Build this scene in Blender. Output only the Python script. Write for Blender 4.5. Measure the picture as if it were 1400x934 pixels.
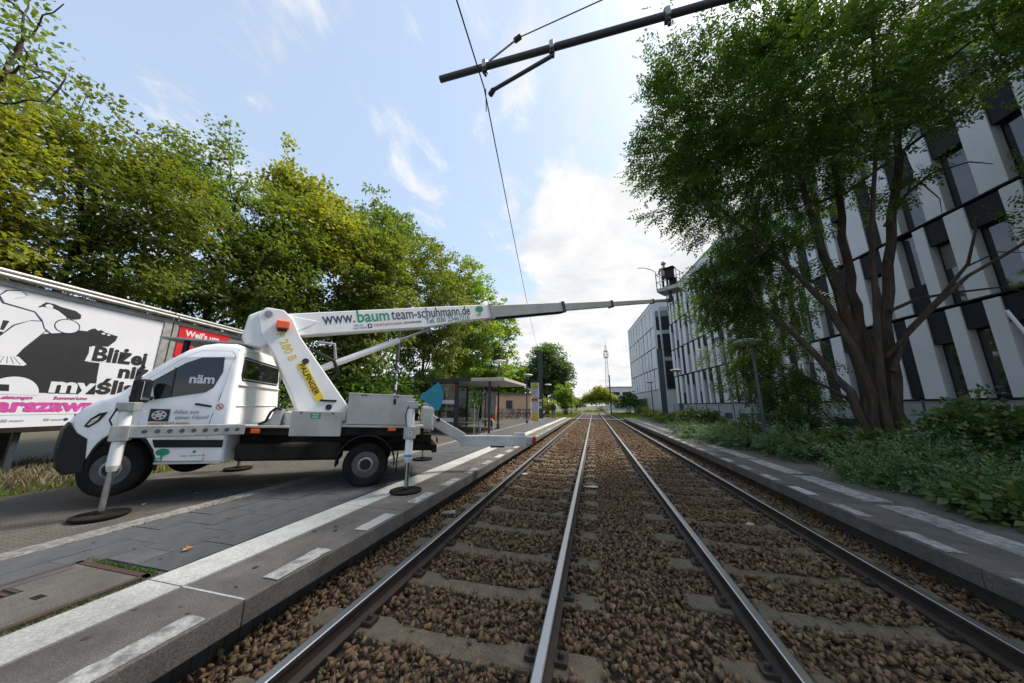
import bpy, bmesh, math, random
import numpy as np
from mathutils import Vector, Matrix
R = math.radians
for o in list(bpy.data.objects): bpy.data.objects.remove(o)
scene = bpy.context.scene
C = scene.collection

# ------------------------------------------------------------------ camera
def cam_matrix(yaw, pitch, roll, loc):
    cy, sy, cp, sp = math.cos(yaw), math.sin(yaw), math.cos(pitch), math.sin(pitch)
    f = Vector((-sy*cp, cy*cp, sp)); r = Vector((cy, sy, 0)); u = r.cross(f)
    cr, sr = math.cos(roll), math.sin(roll)
    rr = r*cr + u*sr; uu = -r*sr + u*cr
    m = Matrix((rr, uu, -f)).transposed().to_4x4(); m.translation = loc
    return m
cd = bpy.data.cameras.new('camera'); cam = bpy.data.objects.new('camera', cd); C.objects.link(cam)
cd.sensor_width = 36; cd.lens = 10.838; cd.clip_start = .05; cd.clip_end = 4000
cam.matrix_world = cam_matrix(0.254366, 0.204465, 0.003713, Vector((-0.359, 0, 1.686)))
scene.camera = cam

# ------------------------------------------------------------------ sky, sun, exposure
SUN_AZ, SUN_EL = R(48), R(54)           # azimuth measured from +Y towards +X
w = bpy.data.worlds.new('World'); scene.world = w; w.use_nodes = True
nt = w.node_tree; nt.nodes.clear()
def N(t, **k):
    n = nt.nodes.new(t)
    for a, b in k.items(): setattr(n, a, b)
    return n
def lk(a, b): nt.links.new(a, b)
def mth(op, a, b=None, clamp=False):
    n = N('ShaderNodeMath', operation=op); n.use_clamp = clamp
    for i, v in enumerate((a, b)):
        if v is None: continue
        if isinstance(v, (int, float)): n.inputs[i].default_value = v
        else: lk(v, n.inputs[i])
    return n.outputs[0]
sky = N('ShaderNodeTexSky', sky_type='NISHITA'); sky.sun_disc = False
sky.sun_elevation = SUN_EL; sky.sun_rotation = SUN_AZ; sky.altitude = 50; sky.air_density = 1.0; sky.dust_density = 1.6; sky.ozone_density = 2.0
tc = N('ShaderNodeTexCoord'); sep = N('ShaderNodeSeparateXYZ'); lk(tc.outputs['Generated'], sep.inputs[0])
zc = mth('ADD', mth('MAXIMUM', sep.outputs[2], 0.0), 0.22)
cx = N('ShaderNodeCombineXYZ'); lk(mth('DIVIDE', sep.outputs[0], zc), cx.inputs[0]); lk(mth('DIVIDE', sep.outputs[1], zc), cx.inputs[1])
def noise(vec, sc, det, rough, dist=0.0, loc=(0, 0, 0), stretch=(1, 1, 1)):
    mp = N('ShaderNodeMapping'); lk(vec, mp.inputs[0]); mp.inputs['Location'].default_value = loc; mp.inputs['Scale'].default_value = stretch
    n = N('ShaderNodeTexNoise'); lk(mp.outputs[0], n.inputs['Vector'])
    n.inputs['Scale'].default_value = sc; n.inputs['Detail'].default_value = det; n.inputs['Roughness'].default_value = rough; n.inputs['Distortion'].default_value = dist
    return n.outputs[0]
n1 = noise(cx.outputs[0], 1.9, 10, .62, .35, (3.1, 1.7, 0))
n2 = noise(cx.outputs[0], 3.6, 8, .62, .4, (7.3, 2.2, 0), (1.5, .8, 1))
# one big cumulus bank ahead, wisps elsewhere, more cover low down
CD = Vector((0.34, 0.90, 0.26)).normalized()
dt = N('ShaderNodeVectorMath', operation='DOT_PRODUCT'); lk(tc.outputs['Generated'], dt.inputs[0]); dt.inputs[1].default_value = CD
bank = N('ShaderNodeMapRange'); bank.interpolation_type = 'SMOOTHSTEP'; lk(dt.outputs['Value'], bank.inputs[0])
bank.inputs[1].default_value = .76; bank.inputs[2].default_value = .97; bank.inputs[3].default_value = 0; bank.inputs[4].default_value = .40
low = N('ShaderNodeMapRange'); lk(sep.outputs[2], low.inputs[0])
low.inputs[1].default_value = .02; low.inputs[2].default_value = .42; low.inputs[3].default_value = .24; low.inputs[4].default_value = 0.0
dens = mth('ADD', mth('ADD', n1, bank.outputs[0]), low.outputs[0])
m1 = N('ShaderNodeMapRange'); m1.interpolation_type = 'SMOOTHSTEP'; lk(dens, m1.inputs[0]); m1.inputs[1].default_value = .63; m1.inputs[2].default_value = .76
wi = N('ShaderNodeMapRange'); wi.interpolation_type = 'SMOOTHSTEP'; lk(n2, wi.inputs[0]); wi.inputs[1].default_value = .505; wi.inputs[2].default_value = .70; wi.inputs[4].default_value = .8
mask = mth('MAXIMUM', m1.outputs[0], wi.outputs[0], True)
n3 = noise(cx.outputs[0], 3.1, 8, .6, .3, (1.3, 9.2, 0))
sh = N('ShaderNodeMapRange'); lk(n3, sh.inputs[0]); sh.inputs[1].default_value = .35; sh.inputs[2].default_value = .65
cc = N('ShaderNodeMix', data_type='RGBA'); lk(sh.outputs[0], cc.inputs[0]); cc.inputs[6].default_value = (3.15, 3.22, 3.4, 1); cc.inputs[7].default_value = (4.3, 4.25, 4.15, 1)
haze = N('ShaderNodeMix', data_type='RGBA'); haze.inputs[0].default_value = .55; lk(sky.outputs[0], haze.inputs[6]); haze.inputs[7].default_value = (2.85, 3.4, 4.05, 1)
mx = N('ShaderNodeMix', data_type='RGBA'); lk(mask, mx.inputs[0]); lk(haze.outputs[2], mx.inputs[6]); lk(cc.outputs[2], mx.inputs[7])
bg = N('ShaderNodeBackground'); lk(mx.outputs[2], bg.inputs[0]); bg.inputs[1].default_value = .10
wo = N('ShaderNodeOutputWorld'); lk(bg.outputs[0], wo.inputs[0])

sl = bpy.data.lights.new('sun', 'SUN'); sl.energy = 2.5; sl.angle = R(16); sl.color = (1, .92, .80)
sun = bpy.data.objects.new('sun', sl); C.objects.link(sun)
sd = Vector((math.sin(SUN_AZ)*math.cos(SUN_EL), math.cos(SUN_AZ)*math.cos(SUN_EL), math.sin(SUN_EL)))
sun.rotation_euler = sd.to_track_quat('Z', 'Y').to_euler(); sun.location = sd*60
vs = scene.view_settings
vs.view_transform = 'Standard'; vs.look = 'None'; vs.gamma = 1; vs.use_curve_mapping = False; vs.exposure = 1.37
scene.render.engine = 'CYCLES'

# ------------------------------------------------------------------ materials
MATS = {}
def mat(name, col, col2=None, rough=.6, metal=0.0, scale=4.0, detail=6, bump=0.0, bscale=40.0, bdist=.01, lo=.35, hi=.65, spec=.5, space='Object', stretch=(1, 1, 1), grain=0.0, gscale=220.0):
    if name in MATS: return MATS[name]
    m = bpy.data.materials.new(name); m.use_nodes = True; t = m.node_tree; b = t.nodes['Principled BSDF']
    b.inputs['Roughness'].default_value = rough; b.inputs['Metallic'].default_value = metal; b.inputs['Specular IOR Level'].default_value = spec
    tcn = t.nodes.new('ShaderNodeTexCoord'); mp = t.nodes.new('ShaderNodeMapping'); mp.inputs['Scale'].default_value = stretch
    t.links.new(tcn.outputs[space], mp.inputs[0])
    if col2 is None: col2 = tuple(c*.82 for c in col)
    n = t.nodes.new('ShaderNodeTexNoise'); n.inputs['Scale'].default_value = scale; n.inputs['Detail'].default_value = detail; n.inputs['Roughness'].default_value = .62
    t.links.new(mp.outputs[0], n.inputs['Vector'])
    mr = t.nodes.new('ShaderNodeMapRange'); mr.inputs[1].default_value = lo; mr.inputs[2].default_value = hi; t.links.new(n.outputs[0], mr.inputs[0])
    mxn = t.nodes.new('ShaderNodeMix'); mxn.data_type = 'RGBA'; t.links.new(mr.outputs[0], mxn.inputs[0])
    mxn.inputs[6].default_value = (*col, 1); mxn.inputs[7].default_value = (*col2, 1)
    csrc = mxn.outputs[2]
    if grain:                                   # fine aggregate speckle
        ng = t.nodes.new('ShaderNodeTexNoise'); ng.inputs['Scale'].default_value = gscale; ng.inputs['Detail'].default_value = 3; t.links.new(mp.outputs[0], ng.inputs['Vector'])
        gr_ = t.nodes.new('ShaderNodeMapRange'); gr_.inputs[1].default_value = .3; gr_.inputs[2].default_value = .7; gr_.inputs[3].default_value = 1-grain; gr_.inputs[4].default_value = 1+grain; t.links.new(ng.outputs[0], gr_.inputs[0])
        nl_ = t.nodes.new('ShaderNodeTexNoise'); nl_.inputs['Scale'].default_value = .7; nl_.inputs['Detail'].default_value = 5; t.links.new(tcn.outputs['Object'], nl_.inputs['Vector'])
        lr_ = t.nodes.new('ShaderNodeMapRange'); lr_.inputs[1].default_value = .35; lr_.inputs[2].default_value = .65; lr_.inputs[3].default_value = .78; lr_.inputs[4].default_value = 1.15; t.links.new(nl_.outputs[0], lr_.inputs[0])
        mu = t.nodes.new('ShaderNodeMath'); mu.operation = 'MULTIPLY'; t.links.new(gr_.outputs[0], mu.inputs[0]); t.links.new(lr_.outputs[0], mu.inputs[1])
        mg = t.nodes.new('ShaderNodeMix'); mg.data_type = 'RGBA'; mg.blend_type = 'MULTIPLY'; mg.inputs[0].default_value = 1; t.links.new(csrc, mg.inputs[6]); t.links.new(mu.outputs[0], mg.inputs[7]); csrc = mg.outputs[2]
    t.links.new(csrc, b.inputs['Base Color'])
    if bump:
        n2 = t.nodes.new('ShaderNodeTexNoise'); n2.inputs['Scale'].default_value = bscale; n2.inputs['Detail'].default_value = 4
        t.links.new(mp.outputs[0], n2.inputs['Vector'])
        bp = t.nodes.new('ShaderNodeBump'); bp.inputs['Strength'].default_value = bump; bp.inputs['Distance'].default_value = bdist
        t.links.new(n2.outputs[0], bp.inputs['Height']); t.links.new(bp.outputs[0], b.inputs['Normal'])
    MATS[name] = m
    return m
def island_mat(name, cols, rough=.75, trans=0.0, tcol=None, bump=0.0):
    """colour varies from piece to piece (leaf, stone, blade)"""
    if name in MATS: return MATS[name]
    m = bpy.data.materials.new(name); m.use_nodes = True; t = m.node_tree; b = t.nodes['Principled BSDF']
    b.inputs['Roughness'].default_value = rough
    g = t.nodes.new('ShaderNodeNewGeometry'); cr = t.nodes.new('ShaderNodeValToRGB')
    t.links.new(g.outputs['Random Per Island'], cr.inputs[0])
    e = cr.color_ramp.elements
    e[0].color = (*cols[0], 1); e[1].color = (*cols[-1], 1)
    for i, c in enumerate(cols[1:-1]):
        x = e.new((i+1)/(len(cols)-1)); x.color = (*c, 1)
    src = cr.outputs[0]
    if bump:
        n = t.nodes.new('ShaderNodeTexNoise'); n.inputs['Scale'].default_value = 45; n.inputs['Detail'].default_value = 5
        tcn = t.nodes.new('ShaderNodeTexCoord'); t.links.new(tcn.outputs['Object'], n.inputs['Vector'])
        mm = t.nodes.new('ShaderNodeMix'); mm.data_type = 'RGBA'; mm.blend_type = 'MULTIPLY'; mm.inputs[0].default_value = .7
        mr = t.nodes.new('ShaderNodeMapRange'); mr.inputs[1].default_value = .3; mr.inputs[2].default_value = .7; mr.inputs[3].default_value = .55; mr.inputs[4].default_value = 1.25
        t.links.new(n.outputs[0], mr.inputs[0]); t.links.new(src, mm.inputs[6]); t.links.new(mr.outputs[0], mm.inputs[7]); src = mm.outputs[2]
        bp = t.nodes.new('ShaderNodeBump'); bp.inputs['Strength'].default_value = bump; bp.inputs['Distance'].default_value = .01
        t.links.new(n.outputs[0], bp.inputs['Height']); t.links.new(bp.outputs[0], b.inputs['Normal'])
    t.links.new(src, b.inputs['Base Color'])
    if trans:
        tr = t.nodes.new('ShaderNodeBsdfTranslucent'); mx_ = t.nodes.new('ShaderNodeMixShader'); mx_.inputs[0].default_value = trans
        hs = t.nodes.new('ShaderNodeMix'); hs.data_type = 'RGBA'; hs.blend_type = 'MULTIPLY'; hs.inputs[0].default_value = 1; hs.inputs[7].default_value = (*(tcol or (1.5, 1.6, .7)), 1)
        t.links.new(src, hs.inputs[6]); t.links.new(hs.outputs[2], tr.inputs[0])
        t.links.new(b.outputs[0], mx_.inputs[1]); t.links.new(tr.outputs[0], mx_.inputs[2])
        t.links.new(mx_.outputs[0], t.nodes['Material Output'].inputs[0])
    MATS[name] = m
    return m
def glass_mat(name, tint=(.9, .95, .95), gloss=.12):
    if name in MATS: return MATS[name]
    m = bpy.data.materials.new(name); m.use_nodes = True; t = m.node_tree; t.nodes.remove(t.nodes['Principled BSDF'])
    a = t.nodes.new('ShaderNodeBsdfTransparent'); a.inputs[0].default_value = (*tint, 1)
    g = t.nodes.new('ShaderNodeBsdfGlossy'); g.inputs['Roughness'].default_value = .03
    f = t.nodes.new('ShaderNodeFresnel'); f.inputs[0].default_value = 1.5
    ad = t.nodes.new('ShaderNodeMath'); ad.operation = 'ADD'; ad.inputs[1].default_value = gloss*.4; t.links.new(f.outputs[0], ad.inputs[0])
    x = t.nodes.new('ShaderNodeMixShader'); t.links.new(ad.outputs[0], x.inputs[0]); t.links.new(a.outputs[0], x.inputs[1]); t.links.new(g.outputs[0], x.inputs[2])
    t.links.new(x.outputs[0], t.nodes['Material Output'].inputs[0]); MATS[name] = m
    return m
M = dict(
 white=mat('white_paint', (.82, .83, .84), (.70, .70, .69), .3, scale=2.2, lo=.42, hi=.75),
 white_boom=mat('boom_white', (.80, .81, .81), (.70, .71, .70), .4, scale=1.2),
 dirty_white=mat('dirty_white', (.60, .60, .57), (.42, .41, .38), .5, scale=3),
 black_plastic=mat('black_plastic', (.008, .0085, .01), (.014, .014, .015), .5, bump=.15, bscale=300, spec=.25),
 rubber=mat('rubber', (.007, .007, .0075), (.018, .016, .014), .85, bump=.2, bscale=60, spec=.12),
 under=mat('underbody', (.006, .006, .006), (.028, .022, .017), .8, scale=3, spec=.15),
 steel=mat('steel', (.34, .34, .34), (.20, .19, .18), .42, .75, scale=5),
 galv=mat('galvanised', (.42, .42, .41), (.26, .26, .25), .5, .55, scale=6),
 chrome=mat('chrome_rod', (.55, .56, .58), None, .18, 1.0),
 rim=mat('steel_rim', (.085, .085, .088), (.045, .042, .04), .5, .3, scale=6),
 glass=mat('dark_glass', (.008, .010, .012), (.014, .016, .018), .04, spec=.6),
 boomgrey=mat('boom_grey', (.36, .39, .38), (.28, .305, .295), .45, scale=1.5),
 red=mat('red_print', (.55, .012, .02), (.45, .01, .018), .45),
 orange=mat('orange_plastic', (.75, .13, .02), None, .35),
 amber=mat('amber_lens', (.85, .12, .015), None, .2),
 redlens=mat('red_lens', (.55, .01, .01), None, .2),
 green=mat('green_print', (.01, .30, .14), None, .5),
 navy=mat('navy_print', (.02, .035, .07), None, .5),
 teal=mat('teal_print', (.01, .22, .20), None, .5),
 black=mat('black_print', (.012, .012, .015), (.018, .018, .02), .5),
 pink=mat('pink_print', (.52, .06, .30), None, .5),
 poster=mat('poster_white', (.60, .61, .65), (.55, .56, .60), .5, scale=.8),
 yellow=mat('yellow_print', (.80, .58, .02), None, .45),
 greyprint=mat('grey_print', (.28, .30, .32), None, .5),
 orangeprint=mat('orange_print', (.62, .28, .08), None, .5),
 blueprint=mat('blue_print', (.03, .20, .55), None, .5),
 alu=mat('aluminium', (.46, .45, .43), (.34, .33, .31), .42, .45, scale=2.5),
 dark=mat('anthracite', (.035, .042, .05), (.026, .03, .036), .45, scale=2),
 mast=mat('mast_paint', (.055, .075, .085), (.035, .048, .055), .5, scale=2),
 skin=mat('skin', (.48, .28, .2), None, .55),
)
# tread plate: raised diagonal lozenges as fine relief
def tread():
    m = mat('tread_plate', (.50, .48, .45), (.36, .34, .32), .45, .35, scale=2.2); t = m.node_tree
    tcn = t.nodes.new('ShaderNodeTexCoord'); wv = t.nodes.new('ShaderNodeTexChecker'); wv.inputs['Scale'].default_value = 38
    mp = t.nodes.new('ShaderNodeMapping'); mp.inputs['Rotation'].default_value = (0, R(45), R(10)); t.links.new(tcn.outputs['Object'], mp.inputs[0]); t.links.new(mp.outputs[0], wv.inputs['Vector'])
    bp = t.nodes.new('ShaderNodeBump'); bp.inputs['Strength'].default_value = .5; bp.inputs['Distance'].default_value = .004
    t.links.new(wv.outputs[1], bp.inputs['Height']); t.links.new(bp.outputs[0], t.nodes['Principled BSDF'].inputs['Normal'])
    return m
M['tread'] = tread()

# ------------------------------------------------------------------ mesh helpers
class MB:
    def __init__(s): s.v = []; s.f = []
    def add(s, v, f):
        k = len(s.v); s.v += [tuple(p) for p in v]; s.f += [tuple(i+k for i in q) for q in f]; return s
    def box(s, x0, x1, y0, y1, z0, z1):
        return s.add([(x0,y0,z0),(x1,y0,z0),(x1,y1,z0),(x0,y1,z0),(x0,y0,z1),(x1,y0,z1),(x1,y1,z1),(x0,y1,z1)],
                     [(0,3,2,1),(4,5,6,7),(0,1,5,4),(1,2,6,5),(2,3,7,6),(3,0,4,7)])
    def obox(s, c, ax, ay, az, hx, hy, hz, hx2=None):
        c = Vector(c); ax, ay, az = Vector(ax).normalized(), Vector(ay).normalized(), Vector(az).normalized()
        v = [c+ax*hx*i+ay*hy*j+az*hz*k for k in (-1,1) for j in (-1,1) for i in (-1,1)]
        return s.add(v, [(0,2,3,1),(4,5,7,6),(0,1,5,4),(1,3,7,5),(3,2,6,7),(2,0,4,6)])
    def bar(s, a, b, wd, ht, up=(0,0,1)):
        a, b = Vector(a), Vector(b); d = (b-a); L = d.length; d = d/L; up = Vector(up); sd_ = d.cross(up).normalized(); u = sd_.cross(d)
        return s.obox((a+b)/2, d, sd_, u, L/2, wd/2, ht/2)
    def tube(s, pts, rad, n=8, cap=True):
        pts = [Vector(p) for p in pts]
        if not hasattr(rad, '__len__'): rad = [rad]*len(pts)
        k0 = len(s.v); ref = None
        for i, p in enumerate(pts):
            d = (pts[min(i+1, len(pts)-1)]-pts[max(i-1, 0)])
            if d.length < 1e-9: d = Vector((0,0,1))
            d.normalize()
            if ref is None: ref = Vector((0,0,1)) if abs(d.z) < .9 else Vector((1,0,0))
            a = d.cross(ref).normalized(); b = a.cross(d).normalized(); ref = b
            for j in range(n):
                t = 2*math.pi*j/n; s.v.append(tuple(p+(a*math.cos(t)+b*math.sin(t))*rad[i]))
        for i in range(len(pts)-1):
            for j in range(n):
                q = k0+i*n+j; r_ = k0+i*n+(j+1) % n; s.f.append((q, r_, r_+n, q+n))
        if cap:
            s.f.append(tuple(k0+j for j in range(n))[::-1]); s.f.append(tuple(k0+(len(pts)-1)*n+j for j in range(n)))
        return s
    def lathe(s, prof, c=(0,0,0), axis='z', n=24, cap=True):
        """prof: list of (radius, along)"""
        k0 = len(s.v); c = Vector(c)
        for (r_, h) in prof:
            for j in range(n):
                t = 2*math.pi*j/n; a, b = r_*math.cos(t), r_*math.sin(t)
                p = {'z': (a, b, h), 'y': (b, h, a), 'x': (h, a, b)}[axis]
                s.v.append(tuple(c+Vector(p)))
        for i in range(len(prof)-1):
            for j in range(n):
                q = k0+i*n+j; r2 = k0+i*n+(j+1) % n; s.f.append((q, r2, r2+n, q+n))
        if cap: s.f.append(tuple(k0+j for j in range(n))[::-1]); s.f.append(tuple(k0+(len(prof)-1)*n+j for j in range(n)))
        return s
    def prism(s, poly, fn0, fn1):
        """poly: 2D points; fn0/fn1 map a point to the two faces"""
        n = len(poly); k = len(s.v)
        s.v += [tuple(fn0(p)) for p in poly]+[tuple(fn1(p)) for p in poly]
        s.f.append(tuple(range(k, k+n))[::-1]); s.f.append(tuple(range(k+n, k+2*n)))
        for i in range(n):
            j = (i+1) % n; s.f.append((k+i, k+j, k+n+j, k+n+i))
        return s
    def build(s, name, m, parent=None, smooth=False, bevel=0.0, fn=None, seg=2, kind=None):
        me = bpy.data.meshes.new(name); v = s.v if fn is None else [tuple(fn(Vector(p))) for p in s.v]
        me.from_pydata(v, [], s.f); me.update()
        bm = bmesh.new(); bm.from_mesh(me); bmesh.ops.recalc_face_normals(bm, faces=bm.faces); bm.to_mesh(me); bm.free()
        return link(name, me, m, parent, smooth, bevel, seg, kind)
def link(name, me, m, parent=None, smooth=False, bevel=0.0, seg=2, kind=None):
    o = bpy.data.objects.new(name, me); C.objects.link(o)
    if m is not None and not me.materials: me.materials.append(m)
    if parent: o.parent = parent
    if smooth:
        me.polygons.foreach_set('use_smooth', [True]*len(me.polygons))
        try: me.set_sharp_from_angle(angle=R(38))
        except Exception: pass
    if bevel:
        b = o.modifiers.new('bevel', 'BEVEL'); b.width = bevel; b.segments = seg; b.limit_method = 'ANGLE'; b.angle_limit = R(40)
    if kind: o['kind'] = kind
    return o
def tag(o, label, cat, group=None):
    o['label'] = label; o['category'] = cat
    if group: o['group'] = group
    return o
def thing(name, label, cat, loc=(0,0,0), rz=0, group=None):
    o = bpy.data.objects.new(name, None); C.objects.link(o); o.location = loc; o.rotation_euler = (0, 0, rz); o.empty_display_size = .2
    return tag(o, label, cat, group)
def struct(o): o['kind'] = 'structure'; return o
def copy_tree(o, parent=None):
    c = o.copy(); C.objects.link(c); c.parent = parent
    for ch in o.children: copy_tree(ch, c)
    return c
def np_mesh(name, v, f, m, parent=None, smooth=False, kind=None):
    """v (N,3), f (K,n) uniform faces"""
    me = bpy.data.meshes.new(name); v = np.ascontiguousarray(v, np.float32); f = np.ascontiguousarray(f, np.int32); K, n = f.shape
    me.vertices.add(len(v)); me.vertices.foreach_set('co', v.ravel())
    me.loops.add(K*n); me.loops.foreach_set('vertex_index', f.ravel())
    me.polygons.add(K); me.polygons.foreach_set('loop_start', np.arange(0, K*n, n, dtype=np.int32))
    me.update(calc_edges=True); me.validate()
    if smooth: me.polygons.foreach_set('use_smooth', [True]*K)
    return link(name, me, m, parent, kind=kind)
def text(name, s, size, m, parent, org, right, up, bold=0.0, sx=1.0, align='LEFT', shear=0.0, depth=.0015, space=1.0, fit=None):
    cu = bpy.data.curves.new(name, 'FONT'); cu.body = s; cu.size = size; cu.offset = bold; cu.extrude = depth; cu.align_x = align; cu.shear = shear; cu.resolution_u = 3; cu.space_character = space
    to = bpy.data.objects.new(name+'_tmp', cu); C.objects.link(to)
    dg = bpy.context.evaluated_depsgraph_get(); dg.update()
    me = bpy.data.meshes.new_from_object(to.evaluated_get(dg)); bpy.data.objects.remove(to)
    right, up = Vector(right).normalized(), Vector(up).normalized(); nn = right.cross(up)
    mtx = Matrix((right*sx, up, nn)).transposed().to_4x4(); mtx.translation = Vector(org)
    if fit:
        xs = [v.co.x for v in me.vertices]; k = fit/(max(xs)-min(xs))/sx
        for v in me.vertices: v.co.x = (v.co.x-min(xs))*k
    me.transform(mtx); me.materials.clear(); me.name = name
    return link(name, me, m, parent)
def plate(pts, org, right, up, t=.003):
    """flat printed shape: 2D polygon laid on a surface"""
    right, up = Vector(right).normalized(), Vector(up).normalized(); n = right.cross(up); o = Vector(org)
    return MB().prism(pts, lambda p: o+right*p[0]+up*p[1]-n*.0005, lambda p: o+right*p[0]+up*p[1]+n*t)
def circ(cx_, cy_, rx, ry=None, n=20, a0=0, a1=360):
    ry = rx if ry is None else ry
    full = abs(a1-a0) >= 360
    return [(cx_+rx*math.cos(R(a0+(a1-a0)*i/(n if full else n-1))), cy_+ry*math.sin(R(a0+(a1-a0)*i/(n if full else n-1)))) for i in range(n)]
# ------------------------------------------------------------------ ground, track, platforms
ZP = .31                                   # platform height, sleeper top = 0, rail head = .15
M['soil'] = mat('soil', (.075, .055, .035), (.045, .05, .022), .95, scale=2.2, bump=.6, bscale=14)
M['soil_far'] = mat('meadow_soil', (.07, .085, .03), (.10, .085, .045), .95, scale=.35, bump=.5, bscale=9)
M['ballast_base'] = mat('ballast_base', (.05, .036, .027), (.12, .085, .06), .95, scale=28, bump=1.0, bscale=24)
M['concrete'] = mat('concrete', (.155, .125, .082), (.10, .08, .053), .85, scale=9, bump=.5, bscale=90, grain=.35, gscale=90)
M['kerb'] = mat('kerb_concrete', (.135, .122, .108), (.085, .077, .069), .85, scale=3.5, bump=.5, bscale=160, grain=.45, gscale=110)
M['slab'] = mat('paving_slab', (.092, .095, .10), (.062, .064, .068), .7, scale=6, bump=.4, bscale=140, grain=.4, gscale=120)
M['linepaint'] = mat('line_paint', (.44, .44, .41), (.34, .33, .31), .75, scale=7, lo=.45, hi=.8, bump=.35, bscale=120, grain=.25, gscale=60)
M['oldpaint'] = mat('worn_line_paint', (.40, .39, .365), (.15, .145, .135), .8, scale=9, lo=.4, hi=.66, bump=.35, bscale=120, grain=.25, gscale=60)
M['pale'] = mat('pale_setts', (.22, .215, .20), (.12, .117, .11), .85, scale=12, bump=.9, bscale=35, grain=.4, gscale=28)
M['rust'] = mat('rusty_frame', (.07, .03, .02), (.045, .03, .025), .85, scale=8, bump=.4)
M['railhead'] = mat('polished_rail', (.46, .47, .49), (.34, .35, .36), .34, 1.0, scale=3, stretch=(1, .05, 1))
M['railside'] = mat('rail_side', (.030, .024, .020), (.05, .034, .026), .7, .2, scale=6)
def setts():
    m = mat('small_setts', (.105, .095, .082), (.075, .07, .062), .85, scale=1.5); t = m.node_tree; b = t.nodes['Principled BSDF']
    tcn = t.nodes.new('ShaderNodeTexCoord'); br = t.nodes.new('ShaderNodeTexBrick'); br.inputs['Scale'].default_value = 5.0; br.inputs['Mortar Size'].default_value = .022
    br.inputs['Color1'].default_value = (1, 1, 1, 1); br.inputs['Color2'].default_value = (.72, .72, .72, 1); br.inputs['Mortar'].default_value = (.35, .33, .28, 1)
    mp = t.nodes.new('ShaderNodeMapping'); mp.inputs['Rotation'].default_value = (0, 0, R(90)); t.links.new(tcn.outputs['Object'], mp.inputs[0]); t.links.new(mp.outputs[0], br.inputs['Vector'])
    old = b.inputs['Base Color'].links[0].from_socket; mm = t.nodes.new('ShaderNodeMix'); mm.data_type = 'RGBA'; mm.blend_type = 'MULTIPLY'; mm.inputs[0].default_value = 1
    t.links.new(old, mm.inputs[6]); t.links.new(br.outputs[0], mm.inputs[7]); t.links.new(mm.outputs[2], b.inputs['Base Color'])
    bp = t.nodes.new('ShaderNodeBump'); bp.inputs['Strength'].default_value = .6; bp.inputs['Distance'].default_value = .008; t.links.new(br.outputs[1], bp.inputs['Height']); bp.invert = True
    t.links.new(bp.outputs[0], b.inputs['Normal'])
    return m
M['setts'] = setts()

def sheet(name, x0, x1, y0, y1, z, m, nx=2, ny=2, amp=0.0, seed=0):
    rg = np.random.default_rng(seed); xs = np.linspace(x0, x1, nx); ys = np.linspace(y0, y1, ny)
    X, Y = np.meshgrid(xs, ys); Z = np.full_like(X, z)+(rg.random(X.shape)-.5)*2*amp
    v = np.stack([X.ravel(), Y.ravel(), Z.ravel()], 1); i = np.arange(nx*ny).reshape(ny, nx)
    f = np.stack([i[:-1, :-1].ravel(), i[:-1, 1:].ravel(), i[1:, 1:].ravel(), i[1:, :-1].ravel()], 1)
    return np_mesh(name, v, f, m, smooth=amp > 0)
struct(sheet('ground', -1500, 1500, -300, 3000, -.20, M['soil_far']))
struct(sheet('verge', -60, -9.0, -25, 42, .285, M['soil'], 60, 70, .05, 1))
struct(sheet('verge', 4.9, 60, -25, 42, .27, M['soil'], 60, 70, .05, 2))
struct(sheet('meadow', -90, -2.9, 38.6, 320, .06, M['soil_far'], 40, 70, .06, 3))
struct(sheet('meadow', 2.9, 90, 38.6, 320, .06, M['soil_far'], 40, 70, .06, 4))

Y0, Y1 = -6.0, 37.6
bed = struct(sheet('track_bed', -3.3, 3.3, Y0, 130, -.085, M['ballast_base'], 40, 500, .012, 5))
G = .7525
# rails: foot, web, head in one profile (sides rusty, running surface polished)
prof = [(-.06,0),(.06,0),(.06,.012),(.012,.03),(.009,.11),(.034,.12),(.034,.146),(.026,.15),(-.026,.15),(-.034,.146),(-.034,.12),(-.009,.11),(-.012,.03),(-.06,.012)]
rail_me = None
for k in (-3, -1, 1, 3):
    if rail_me is None:
        mb = MB(); mb.prism(prof, lambda p: (p[0], Y0, p[1]), lambda p: (p[0], 128, p[1]))
        o = mb.build('rail', M['railside'], bed); rail_me = o.data; rail_me.materials.append(M['railhead'])
        for pl in rail_me.polygons:
            if pl.normal.z > .3 and pl.center.z > .14: pl.material_index = 1
    else: o = link('rail', rail_me, None, bed)
    o.location.x = k*G
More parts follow.
